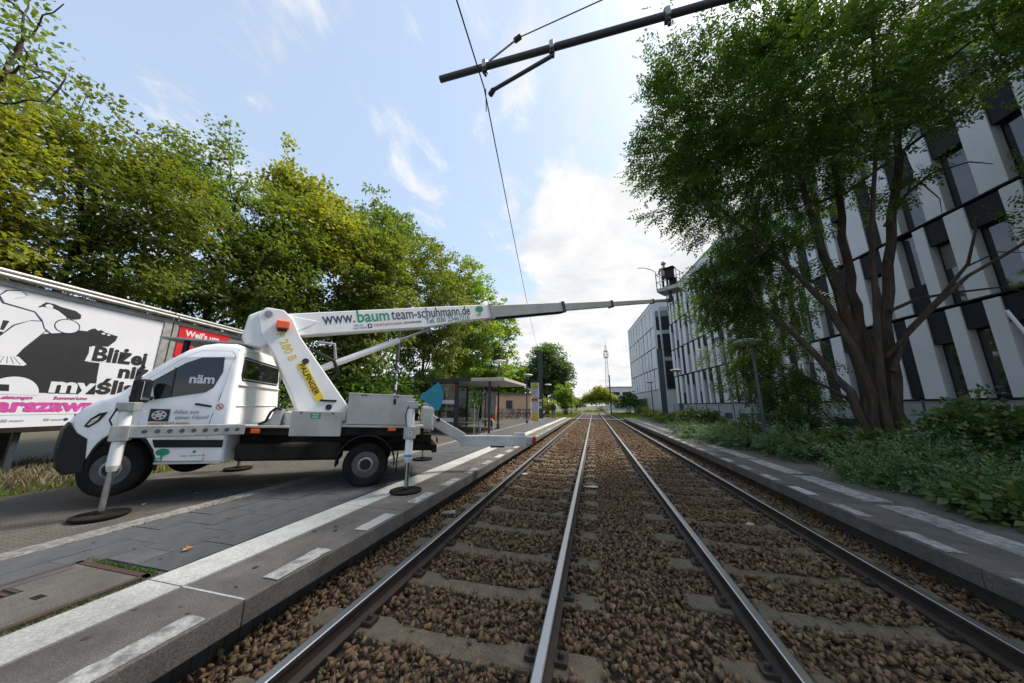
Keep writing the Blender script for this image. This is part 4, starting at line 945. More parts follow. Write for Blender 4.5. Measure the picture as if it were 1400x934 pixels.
# tram stop sign
ss = thing('stop_sign', 'yellow and white tram stop sign column with round H symbol', 'sign', (-5.6, 28.7, ZP))
MB().box(-.34, .34, -.05, .05, .0, .75).build('base_panel', mat('sign_yellow', (.75, .60, .12), (.66, .52, .10), .5), ss, bevel=.01)
MB().box(-.34, .34, -.05, .05, .75, 2.1).build('timetable_panel', M['poster'], ss); MB().box(-.34, .34, -.054, -.051, 1.72, 2.05).build('red_panel', mat('sign_pink', (.62, .22, .20), None, .5), ss)
MB().box(-.38, .38, -.05, .05, 2.15, 3.45).build('head_panel', M['poster'], ss, bevel=.01); MB().box(-.03, .03, -.04, .04, 2.1, 2.15).build('neck', M['dark'], ss)
hd = MB().lathe([(.29, -.056), (.29, -.051)], (0, 0, 3.12), 'y', 28).build('yellow_disc', M['yellow'], ss)
text('lettering', 'H', .42, M['green'], ss, (-.14, -.058, 2.98), (1, 0, 0), (0, 0, 1), bold=.012)
ring = MB(); ring.tube([(.25*math.cos(2*math.pi*i/24), -.058, 3.12+.25*math.sin(2*math.pi*i/24)) for i in range(25)], .018, 5); ring.build('green_ring', M['green'], ss)
for k in range(3): MB().box(-.26, .2-.1*k, -.056, -.051, 2.62-.12*k, 2.67-.12*k).build('line_print', M['greyprint'], ss)
for x in (-.2, .1): MB().box(x-.07, x+.07, -.058, -.055, 1.84, 1.98).build('pictogram', M['black'], ss)
# orange litter bin
ob = thing('litter_bin', 'large orange plastic litter bin standing behind the shelter', 'bin', (-9.3, 27.2, ZP))
MB().lathe([(.34, .12), (.42, .25), (.45, .9), (.42, 1.3), (.30, 1.44), (.001, 1.46)], (0, 0, 0), 'z', 24).build('body', M['orange'], ob, smooth=True); MB().box(-.05, .05, -.05, .05, 0, .2).build('stand', M['dark'], ob); MB().box(-.26, .26, -.45, -.34, 1.0, 1.18).build('slot', M['black'], ob, bevel=.02)
# ------------------------------------------------------------------ bicycles behind the stop
def bicycle():
    t = thing('bicycle', 'parked bicycle in the rack before the peach-coloured wall', 'bicycle', (0, 0, 0), 0, 'bicycles parked behind the tram stop')
    for x in (-.52, .52):
        ring = [(x+.33*math.cos(2*math.pi*i/20), 0, .34+.33*math.sin(2*math.pi*i/20)) for i in range(21)]
        wh = MB().tube(ring, .02, 5).build('wheel', M['rubber'], t)
        sp = MB()
        for k in range(5): a = math.pi*k/5; sp.tube([(x-.32*math.cos(a), 0, .34-.32*math.sin(a)), (x+.32*math.cos(a), 0, .34+.32*math.sin(a))], .004, 3)
        sp.build('spokes', M['rim'], wh)
    f = MB()
    for a, b in (((-.52, .34), (-.08, .30)), ((-.08, .30), (.38, .82)), ((-.08, .30), (-.22, .86)), ((-.22, .80), (.36, .84)), ((-.52, .34), (-.2, .78)), ((.52, .34), (.36, .92))): f.tube([(a[0], 0, a[1]), (b[0], 0, b[1])], .018, 5)
    f.build('frame', M['navy'], t); MB().tube([(.26, -.28, .98), (.38, -.1, 1.0), (.38, .1, 1.0), (.26, .28, .98)], .016, 5).build('handlebar', M['black_plastic'], t)
    MB().box(-.34, -.1, -.07, .07, .87, .93).build('saddle', M['black_plastic'], t, bevel=.02)
    return t
b0 = bicycle(); rg = random.Random(6)
for k in range(14):
    o = b0 if k == 0 else copy_tree(b0)
    o.location = (-13.4+.5*k+rg.uniform(-.1, .1), 33.5+rg.uniform(-.2, .2), .3); o.rotation_euler = (rg.uniform(-.12, .12), 0, R(75)+rg.uniform(-.25, .25))
# low peach building with graffiti strip
pw = thing('peach_building', 'low peach rendered building behind the parked bicycles', 'building', (-13.5, 41, .1))
M['peach'] = mat('peach_render', (.80, .53, .37), (.74, .47, .32), .85, scale=.7)
MB().box(-8, 5.6, -2.5, 6, 0, 2.9).build('wall', M['peach'], pw); MB().box(-8.2, 5.8, -2.7, 6.2, 2.9, 3.1).build('roof', M['pale'], pw)
for k in range(3): MB().box(-6.8+4.6*k, -6.0+4.6*k, -2.56, -2.5, 1.2, 2.2).build('window', M['mast'], pw)
for k in range(5): MB().box(-7.6+2.6*k, -6.9+2.6*k, -2.515, -2.502, .5, 1.2).build('graffiti', M[('greyprint', 'blueprint', 'poster', 'greyprint', 'greyprint')[k]], pw)
# ------------------------------------------------------------------ barrier and railings past the platform end
def railing(loc, n, label, sp=1.0, m='mast', rz=0):
    t = thing('railing', label, 'railing', loc, rz)
    for k in range(n+1): MB().tube([(k*sp, 0, 0), (k*sp, 0, 1.0)], .03, 6).build('post', M[m], t)
    for z in (.55, 1.0): MB().tube([(0, 0, z), (n*sp, 0, z)], .028, 6).build('rail', M[m], t)
railing((-9.6, 38.2, .2), 4, 'rust brown tube railing in front of the bush past the stop', m='rust')
railing((-4.05, 40.6, .1), 1, 'short dark tube barrier in grass beside the track crossing', .8)
railing((5.6, 41.5, .1), 1, 'short dark barrier in grass past the overgrown platform', .8)
railing((.9, 92, .2), 4, 'pale guard rail across the end of the far tracks', 1.2, 'galv')
# ------------------------------------------------------------------ overhead line
ca = thing('catenary_cantilever', 'dark steel cantilever tube reaching over the tracks overhead', 'cantilever', (6.3, 2.73, ZP))
MB().tube([(-8.29, 0, 5.29), (0, 0, 5.29)], .038, 14).build('tube', M['dark'], ca, smooth=True); MB().tube([(-3.2, 0, 5.29), (0, 0, 5.29)], .05, 14).build('outer_tube', M['dark'], ca, smooth=True)
MB().box(-.15, .15, -.15, .15, 0, 7.0).build('mast', M['mast'], ca)
for x in (-7.71, -6.92, -5.74):
    MB().tube([(x, -.005, 5.20), (x, .005, 5.38)], .03, 8).build('clamp', M['dark'], ca); MB().box(x-.025, x+.025, -.055, .055, 5.235, 5.345).build('clamp_band', M['galv'], ca, bevel=.01); MB().tube([(x, 0, 5.23), (x+.01, 0, 5.16)], .018, 6).build('clamp_eye', M['dark'], ca)
MB().tube([(-6.92, 0, 5.18), (-7.62, .06, 5.0)], .022, 8).build('steady_arm', M['dark'], ca, smooth=True); MB().tube([(-7.62, .06, 5.0), (-7.66, .06, 4.94)], .03, 8).build('wire_clip', M['black_plastic'], ca)
MB().tube([(-7.66, 0, 5.36), (-7.35, 0, 5.55)], .012, 6).build('stay_link', M['galv'], ca); MB().tube([(-7.35, 0, 5.55), (-7.28, 0, 5.59)], .03, 8).build('insulator', M['rust'], ca); MB().tube([(-7.3, 0, 5.58), (0, 0, 9.2-2.2)], .007, 6).build('stay_wire', M['black'], ca)
W0 = Vector((-1.41, 2.72, 5.28)); W1 = Vector((-5.83, 33.3, 7.2)); mb = MB()
mb.tube([Vector((-1.15, -8, 5.5)), W0]+[W0.lerp(W1, k/14)-Vector((0, 0, .5*(1-(2*k/14-1)**2))) for k in range(1, 15)], .0075, 6)
tag(mb.build('contact_wire', M['black']), 'thin black overhead contact wire hanging above the left track', 'wire')
tag(MB().tube([W0+Vector((.02, 0, -.02)), W0+Vector((.03, .01, -.32))], .006, 5).build('wire_dropper', M['black']), 'short wire dropper hanging from the overhead cantilever', 'wire')
# odds and ends lying on the ballast
rb = stone_shapes(1, 22, 77)[0]
tag(np_mesh('rock', rb[0]*np.array([.20, .16, .15])+np.array([-2.08, 9.9, .03]), rb[1], mat('rock', (.13, .115, .10), (.08, .07, .06), .9, scale=9, bump=.6, bscale=30)), 'large grey rock lying against the rail among the ballast', 'rock')
def scrap(loc, sx_, sy_, rz, m, label, name):
    pts = [(-.5, -.4), (-.1, -.5), (.5, -.35), (.45, .1), (.5, .45), (-.05, .5), (-.5, .35)]; mb_ = MB(); a_ = rz
    f_ = lambda p_, z: (loc[0]+p_[0]*sx_*math.cos(a_)-p_[1]*sy_*math.sin(a_), loc[1]+p_[0]*sx_*math.sin(a_)+p_[1]*sy_*math.cos(a_), loc[2]+z+.03*p_[0]*p_[1])
    tag(mb_.prism(pts, lambda p_: f_(p_, 0), lambda p_: f_(p_, .006)).build(name, m), label, name.replace('_', ' '))
scrap((-2.68, 4.95, .01), .22, .14, .4, M['pale'], 'flat grey stone chip lying below the platform kerb', 'stone_chip')
scrap((-2.1, 8.0, .015), .15, .11, 1.0, M['poster'], 'crumpled white paper scrap lying beside the rail', 'paper_scrap')
scrap((-.5, 7.15, .02), .30, .12, .1, M['galv'], 'grey metal plate lying on the ballast between the tracks', 'metal_plate')
scrap((1.75, 5.6, .02), .12, .10, .8, mat('tan_card', (.45, .34, .22), None, .8), 'tan cardboard scrap lying in the right track', 'card_scrap')
# white leaning pole at the edge of the hedge
tag(MB().tube([(5.75, 6.2, 3.12), (5.92, 6.2, 2.62), (6.6, 6.2, .3)], .022, 8).build('leaning_pole', M['poster'], smooth=True), 'thin white pole leaning among the hedge leaves', 'pole')
# ------------------------------------------------------------------ lattice tower, far right
lt = thing('lattice_tower', 'tall red and white lattice radio tower in the distance', 'tower', (7.5, 175, 0))
Ht = 34.5
wd = lambda z: 1.25-.9*z/Ht
cols = [M['galv'], mat('tower_red', (.45, .12, .08), None, .6)]
for k in range(14):
    z0, z1 = Ht*k/14, Ht*(k+1)/14; mb = MB()
    for a, b in ((1, 1), (1, -1), (-1, -1), (-1, 1)):
        mb.tube([(a*wd(z0), b*wd(z0), z0), (a*wd(z1), b*wd(z1), z1)], .09, 4)
        c_, d = (b, -a); mb.tube([(a*wd(z0), b*wd(z0), z0), (c_*wd(z1), d*wd(z1), z1)], .05, 3); mb.tube([(a*wd(z1), b*wd(z1), z1), (c_*wd(z1), d*wd(z1), z1)], .05, 3)
    mb.build('tower_section', cols[k in (12, 13)*1 or 0] if k < 12 else cols[1], lt)
for z in (27.5, 31): MB().lathe([(1.3, z), (1.3, z+.25)], (0, 0, 0), 'z', 12).build('platform', M['galv'], lt)
for k in range(6):
    a = k*1.05; MB().tube([(1.2*math.cos(a), 1.2*math.sin(a), 28), (1.2*math.cos(a), 1.2*math.sin(a), 30.4)], .22, 6).build('antenna', M['poster'], lt)
MB().tube([(0, 0, Ht), (0, 0, Ht+4)], .06, 5).build('aerial', M['galv'], lt)

# ------------------------------------------------------------------ people
def person(name, label, loc, rz, joints, edges, paint, par=None):
    me = bpy.data.meshes.new(name); me.from_pydata([j[0] for j in joints], edges, []); o = bpy.data.objects.new(name+'_tmp', me); C.objects.link(o)
    sk = o.modifiers.new('skin', 'SKIN'); sk.use_smooth_shade = True
    for v, j in zip(me.skin_vertices[0].data, joints): v.radius = j[1]; v.use_root = False
    me.skin_vertices[0].data[0].use_root = True
    o.modifiers.new('sub', 'SUBSURF').levels = 2; o.modifiers['sub'].render_levels = 2
    dg = bpy.context.evaluated_depsgraph_get(); dg.update(); m2 = bpy.data.meshes.new_from_object(o.evaluated_get(dg)); bpy.data.objects.remove(o); m2.name = name
    mats = []; m2.materials.clear()
    for p_ in m2.polygons:
        k = paint(p_.center)
        if k not in mats: mats.append(k); m2.materials.append(k)
        p_.material_index = mats.index(k); p_.use_smooth = True
    b = link(name, m2, None); b.location = loc; b.rotation_euler.z = rz
    return tag(b, label, 'person')
M['jacket'] = mat('brown_jacket', (.035, .03, .026), (.055, .045, .036), .85); M['jeans'] = mat('grey_trousers', (.16, .16, .17), (.12, .12, .13), .85); M['shoe'] = mat('dark_shoe', (.02, .02, .02), None, .7); M['hair'] = mat('dark_hair', (.03, .022, .016), None, .7)
J = [((0, 0, .95), (.16, .115)), ((0, 0, 1.15), (.155, .105)), ((0, -.01, 1.36), (.19, .115)), ((0, 0, 1.48), (.075, .07)), ((0, .01, 1.56), (.06, .065)), ((0, .02, 1.66), (.085, .10)), ((0, .02, 1.74), (.06, .07)),
     ((.20, 0, 1.42), (.065, .065)), ((.25, -.01, 1.18), (.05, .052)), ((.22, .10, .98), (.038, .04)), ((.20, .16, .93), (.028, .045)),
     ((-.20, 0, 1.42), (.065, .065)), ((-.25, -.01, 1.18), (.05, .052)), ((-.22, .10, .98), (.038, .04)), ((-.20, .16, .93), (.028, .045)),
     ((.10, 0, .86), (.09, .095)), ((.11, .0, .50), (.065, .07)), ((.11, -.01, .10), (.048, .055)), ((.12, .13, .04), (.045, .035)),
     ((-.10, 0, .86), (.09, .095)), ((-.11, .02, .50), (.065, .07)), ((-.11, .03, .10), (.048, .055)), ((-.12, .17, .04), (.045, .035))]
Eg = [(0, 1), (1, 2), (2, 3), (3, 4), (4, 5), (5, 6), (2, 7), (7, 8), (8, 9), (9, 10), (2, 11), (11, 12), (12, 13), (13, 14), (0, 15), (15, 16), (16, 17), (17, 18), (0, 19), (19, 20), (20, 21), (21, 22)]
def paint1(c):
    if c.z < .08: return M['shoe']
    if c.z < .93 and abs(c.x) < .19: return M['jeans']
    if c.z > 1.52: return M['hair'] if (c.z > 1.69 or c.y < .02) else M['skin']
    if c.z < .97 and c.y > .1: return M['skin']
    return M['jacket']
pn = person('person', 'person in dark jacket and grey trousers walking away on the platform', (-4.5, 33.6, ZP), R(8), J, Eg, paint1)
MB().box(-.15, .15, -.25, -.10, 1.05, 1.42).build('backpack', mat('backpack', (.03, .035, .03), None, .8), pn, bevel=.05, seg=3)
J2 = [(j[0], j[1]) for j in J]
J2[8] = ((.28, .10, 1.20), (.05, .052)); J2[9] = ((.22, .32, 1.20), (.038, .04)); J2[10] = ((.20, .40, 1.20), (.028, .045))
J2[12] = ((-.28, .10, 1.20), (.05, .052)); J2[13] = ((-.20, .30, 1.14), (.038, .04)); J2[14] = ((-.18, .38, 1.13), (.028, .045))
M['workwear'] = mat('work_trousers', (.05, .035, .03), (.3, .12, .06), .85, lo=.5, hi=.75); M['shirt'] = mat('pale_shirt', (.42, .36, .33), (.34, .29, .27), .85)
def paint2(c):
    if c.z < .08: return M['shoe']
    if c.z < .95 and abs(c.x) < .19: return M['workwear']
    if c.z > 1.50: return M['skin']
    if abs(c.y) > .18 and c.z > 1.0: return M['skin']
    return M['shirt']
wl = tk.matrix_basis @ (BO+BX*.0+BY*-.22+Vector((0, 0, .055)))
wk = person('person', 'worker in helmet and pale shirt standing in the lift basket', wl, math.atan2((tk.matrix_basis.to_3x3() @ BX).y, (tk.matrix_basis.to_3x3() @ BX).x)-math.pi/2+R(30), J2, Eg, paint2)
MB().lathe([(.135, 1.68), (.14, 1.70), (.125, 1.76), (.09, 1.83), (.001, 1.85)], (0, .02, 0), 'z', 18).build('helmet', mat('helmet', (.42, .30, .28), (.36, .26, .24), .4), wk, smooth=True)
# ------------------------------------------------------------------ buildings on the right
M['facade'] = mat('facade_white', (.60, .61, .62), (.53, .54, .55), .6, scale=.5, bump=.1, bscale=60)
M['facdark'] = mat('facade_dark_panel', (.014, .017, .022), (.010, .012, .016), .75, scale=1, spec=.25)
M['winglass'] = mat('window_glass', (.016, .02, .024), (.035, .038, .042), .03, spec=1.0, scale=.3)
def clad_building(name, label, p0, p1, z0, floors, fh, depth_, seed, wmin=.42, wmax=.92, dmin=.5, dmax=1.0, parapet=.9, over=.0, plinth=None):
    """long facade from p0 to p1 (seen from the -x side), irregular white piers and dark bays per floor"""
    p0, p1 = Vector((*p0, 0)), Vector((*p1, 0)); d = (p1-p0); L = d.length; d.normalize(); n = Vector((-d.y, d.x, 0)); n = n if n.x < 0 else -n
    t = thing(name, label, 'building', tuple(p0)); rg_ = random.Random(seed)
    def slab(a, b, z0_, z1_, n0, n1, nm, m, par, bev=0.0): return MB().obox(d*((a+b)/2)+n*((n0+n1)/2)+Vector((0, 0, (z0_+z1_)/2)), d, n, (0, 0, 1), (b-a)/2, (n1-n0)/2, (z1_-z0_)/2).build(nm, m, par, bevel=bev)
    top = z0+fh*floors
    slab(0, L, -.2, top+parapet-.05, -depth_, -.42, 'core', M['facdark'], t)
    slab(-.02, L+.02, top, top+parapet, -.5, -.02, 'parapet', M['facade'], t); slab(-.05, L+.05, top+parapet, top+parapet+.07, -.6, .06, 'coping', M['galv'], t)
    pb = slab(0, L, -.2, z0-.02, -.5, -.05, 'plinth', plinth or mat('plinth_grey', (.30, .31, .32), (.25, .26, .27), .7, scale=.8), t)
    for f in range(floors):
        za, zb = z0+fh*f+.07, z0+fh*(f+1)
        slab(0, L, za-.075, za-.035, -.44, .015, 'floor_ledge', M['facdark'], t)
        a = 0.0
        while a < L-.3:
            wp = min(rg_.uniform(wmin, wmax), L-a); slab(a, a+wp, za-.02, zb-.09, -.44, 0, 'pier', M['facade'], t, .012); a += wp
            if a >= L-.5: break
            wb = min(rg_.uniform(dmin, dmax), L-a-.2)
            hp = rg_.choice((.9, 1.1, 1.25)) if rg_.random() < .85 else fh-.2
            up = rg_.random() < .8
            zs = (zb-.09-hp, zb-.09) if up else (za-.02, za-.02+hp); slab(a, a+wb, zs[0], zs[1], -.40, -.05, 'dark_panel', M['facdark'], t)
            zw = (za-.02, zs[0]) if up else (zs[1], zb-.09)
            if zw[1]-zw[0] > .5:
                wdw = slab(a, a+wb, zw[0], zw[1], -.40, -.30, 'window_frame', M['facdark'], t); slab(a+.07, a+wb-.07, zw[0]+.08, zw[1]-.06, -.305, -.285, 'pane', M['winglass'], wdw)
                if rg_.random() < .3: slab(a+.08, a+wb-.08, zw[1]-rg_.uniform(.3, 1.1), zw[1]-.07, -.284, -.276, 'blind', mat('window_blind', (.16, .16, .155), (.12, .12, .118), .7, scale=30, stretch=(.02, .02, 1)), wdw)
            a += wb
    return t, d, n, slab
nb, d_, n_, slb = clad_building('office_building', 'long white and anthracite clad office block behind the big tree', (14.2, 2.0), (10.15, 45.2), 1.95, 4, 3.5, 14, 5)
for k in range(16): slb(6.0+2.4*k, 7.3+2.4*k, .55, 1.1, -.06, -.035, 'basement_window', M['facdark'], nb)
slb(41.2, 42.6, .2, 2.3, -.06, -.02, 'side_door', M['facdark'], nb)
fb_, d_, n_, slb = clad_building('far_office_building', 'taller white office block beyond the gap, with green ground floor glass', (9.3, 51.0), (7.75, 71), 4.1, 4, 3.25, 16, 8, 1.3, 2.4, .22, .5, .7, plinth=mat('plinth_light', (.46, .47, .48), (.40, .41, .42), .7))
gg = slb(8, 19.2, .3, 3.0, -.05, -.01, 'entrance_glass', mat('green_glass', (.02, .10, .045), (.01, .05, .03), .1), fb_)
for k in range(8): slb(8+1.5*k, 8.1+1.5*k, .3, 3.0, -.01, .03, 'glazing_bar', M['facdark'], fb_)
# short end wall of the far block, facing the camera
mb = MB().box(.02, 7, -.35, -.05, 0, 17.7); mb.build('end_wall', M['facade'], fb_)
for k, (x0, x1, z0, z1) in enumerate(((.35, .8, 9.5, 12.5), (1.1, 2.2, 13.2, 16.3), (.35, .75, 4.5, 8.8), (1.1, 2.2, 9.0, 12.6), (.35, .8, 13.2, 16.3), (1.1, 2.2, 4.2, 8.4))): MB().box(x0, x1, -.40, -.30, z0, z1).build('end_window', M['winglass'], fb_)
MB().box(1.0, 2.3, -.37, -.33, 4, 17).build('dark_strip', M['boomgrey'], fb_)
wb_ = thing('warehouse', 'low white hall in the distance beyond the far office block', 'building', (12, 120, 0)); MB().box(-7, 30, 0, 20, 0, 8.2).build('wall', M['facade'], wb_); MB().box(-7.2, 30.2, -.2, 20.2, 8.2, 8.6).build('roof', M['galv'], wb_)
for k in range(9): MB().box(-6+4*k, -3+4*k, -.06, .0, 5.4, 6.6).build('window', M['winglass'], wb_)
# ------------------------------------------------------------------ chain link fence along the right verge
fe = thing('chain_link_fence', 'chain link fence on steel posts in front of the office block', 'fence', (0, 0, .27))
FA, FB = Vector((8.9, 2.0, 0)), Vector((8.2, 40.0, 0)); FL = (FB-FA).length; fd = (FB-FA).normalized()
for k in range(int(FL/2.4)+1): q = FA+fd*2.4*k; MB().tube([q, q+Vector((0, 0, 1.62))], .028, 8).build('post', M['mast'], fe)
for z in (.12, 1.55): MB().tube([FA+Vector((0, 0, z)), FB+Vector((0, 0, z))], .008, 5).build('line_wire', M['galv'], fe)
nwire = int(FL/.075); ii = np.arange(nwire*2); base = np.array(FA)[None]+np.array(fd)[None]*(ii//2*.075)[:, None]; dirn = np.where(ii % 2 == 0, 1.0, -1.0)
a = base+np.array([0, 0, .05]); b = base+np.array(fd)[None]*(dirn*1.5)[:, None]+np.array([0, 0, 1.55]); th = .0022
q = np.stack([a+np.array(fd)*-th, a+np.array(fd)*th, b+np.array(fd)*th, b+np.array(fd)*-th], 1).reshape(-1, 3)
np_mesh('wire_mesh', q, np.arange(len(q)).reshape(-1, 4), M['galv'], fe, kind='stuff')
# ------------------------------------------------------------------ vegetation
M['bark'] = mat('bark', (.085, .062, .042), (.035, .027, .02), .95, scale=9, bump=1.0, bscale=16, bdist=.05, stretch=(1, 1, .22))
M['bark_dark'] = mat('bark_dark', (.04, .032, .025), (.02, .017, .014), .95, scale=8, bump=.8, bscale=18, stretch=(1, 1, .3))
LEAF = dict(
 maple=island_mat('leaf_maple', [(0.079, 0.140, 0.024), (0.140, 0.189, 0.032), (0.098, 0.159, 0.027), (0.189, 0.220, 0.039), (0.116, 0.177, 0.032), (0.061, 0.116, 0.022)], .5, .52, (1.5, 1.5, .6)),
 yellow=island_mat('leaf_yellowing', [(0.189, 0.226, 0.034), (0.256, 0.256, 0.041), (0.152, 0.207, 0.034), (0.270, 0.260, 0.046), (0.183, 0.220, 0.034)], .5, .52, (1.45, 1.45, .6)),
 brown=island_mat('leaf_browning', [(0.140, 0.177, 0.032), (0.104, 0.159, 0.027), (0.207, 0.189, 0.041), (0.091, 0.146, 0.027), (0.159, 0.189, 0.032)], .55, .5, (1.5, 1.5, .6)),
 bright=island_mat('leaf_bright', [(0.129, 0.245, 0.033), (0.188, 0.260, 0.039), (0.101, 0.207, 0.033), (0.245, 0.260, 0.045)], .5, .52, (1.6, 1.6, .5)),
 deep=island_mat('leaf_deep', [(.040, .084, .022), (.064, .116, .026), (.05, .096, .024), (.098, .150, .034), (.034, .072, .020)], .45, .5, (1.6, 1.65, .6)),
 shrub=island_mat('leaf_shrub', [(0.037, 0.084, 0.027), (0.067, 0.124, 0.032), (0.106, 0.160, 0.037), (0.047, 0.092, 0.027), (0.168, 0.170, 0.042)], .5, .3, (1.5, 1.6, .6)),
 cut=island_mat('leaf_cut', [(0.083, 0.170, 0.061), (0.131, 0.220, 0.082), (0.067, 0.141, 0.051), (0.179, 0.220, 0.115)], .5, .3, (1.4, 1.5, .7)),
 willow=island_mat('leaf_willow', [(0.083, 0.143, 0.046), (0.118, 0.180, 0.065), (0.067, 0.120, 0.042), (0.154, 0.201, 0.069)], .55, .35, (1.5, 1.55, .6)),
 grass=island_mat('grass_blade', [(0.118, 0.201, 0.035), (0.179, 0.220, 0.046), (0.238, 0.220, 0.069), (0.095, 0.170, 0.032)], .6, .35, (1.4, 1.5, .6)),
 dry=island_mat('dry_grass', [(0.240, 0.170, 0.093), (0.168, 0.120, 0.065), (0.106, 0.100, 0.046), (0.240, 0.220, 0.140), (0.083, 0.084, 0.037)], .8, .2, (1.2, 1.1, .8)),
)
def unit(a): return a/np.maximum(np.linalg.norm(a, axis=-1, keepdims=True), 1e-9)
def leaf_quads(c, ax, nr, L, wid, rg_):
    """kite-shaped leaves: base, side, tip, side with a fold"""
    b = unit(np.cross(nr, ax)); n2 = np.cross(ax, b); L = L[:, None]
    v = np.stack([c, c+ax*L*.45+b*L*wid+n2*L*.10, c+ax*L, c+ax*L*.45-b*L*wid+n2*L*.10], 1)
    return v.reshape(-1, 3)
def foliage(cent, crad, per, size, kind, seed, center=None, flat=.55, droop=.35):
    rg_ = np.random.default_rng(seed); n = len(cent)*per
    c = np.repeat(cent, per, 0); cr_ = np.repeat(np.broadcast_to(crad, (len(cent),)), per)
    off = unit(rg_.normal(size=(n, 3)))*(rg_.random(n)**.5)[:, None]*cr_[:, None]; off[:, 2] *= flat
    p_ = c+off
    outw = unit(off+ (p_-center)*.25 if center is not None else off)
    ax = unit(outw+rg_.normal(size=(n, 3))*.55+np.array([0, 0, -droop])); nr = unit(np.array([0, 0, 1.0])+rg_.normal(size=(n, 3))*.55+outw*.3)
    L = size*rg_.uniform(.65, 1.3, n)
    if kind == 'simple':
        v = leaf_quads(p_, ax, nr, L, .36, rg_)
    elif kind == 'palmate':                       # three spread lobes
        b = unit(np.cross(nr, ax)); n3 = [leaf_quads(p_, unit(ax+b*k), nr, L*(1 if k == 0 else .86), .24, rg_).reshape(n, 4, 3) for k in (-.95, 0, .95)]
        v = np.concatenate(n3, 1).reshape(-1, 3)
    else:                                         # pinnate leaf: pairs of leaflets along a midrib
        b = unit(np.cross(nr, ax)); V_ = []
        npair = 4
        for k in range(npair):
            s = .18+.70*k/(npair-1); q = p_+ax*(L*s)[:, None]; ll = L*.30*(1-.35*abs(k-1.5)/1.5)
            for sd_ in (-1, 1): V_.append(leaf_quads(q, unit(ax*.45+b*sd_+nr*.05), nr, ll, .25, rg_).reshape(n, 4, 3))
        V_.append(leaf_quads(p_+ax*(L*.9)[:, None], ax, nr, L*.30, .25, rg_).reshape(n, 4, 3))
        v = np.concatenate(V_, 1).reshape(-1, 3)
    return v, np.arange(len(v)).reshape(-1, 4)
def lobes(center, rad, nl, lobe_r, rg_, zmin=-1.0):
    d = unit(rg_.normal(size=(nl*3, 3))); d = d[d[:, 2] > zmin][:nl]
    return center+d*rad*(1-lobe_r*.9)*rg_.uniform(.75, 1.0, (len(d), 1)), np.full(len(d), lobe_r)*rg_.uniform(.75, 1.25, len(d))
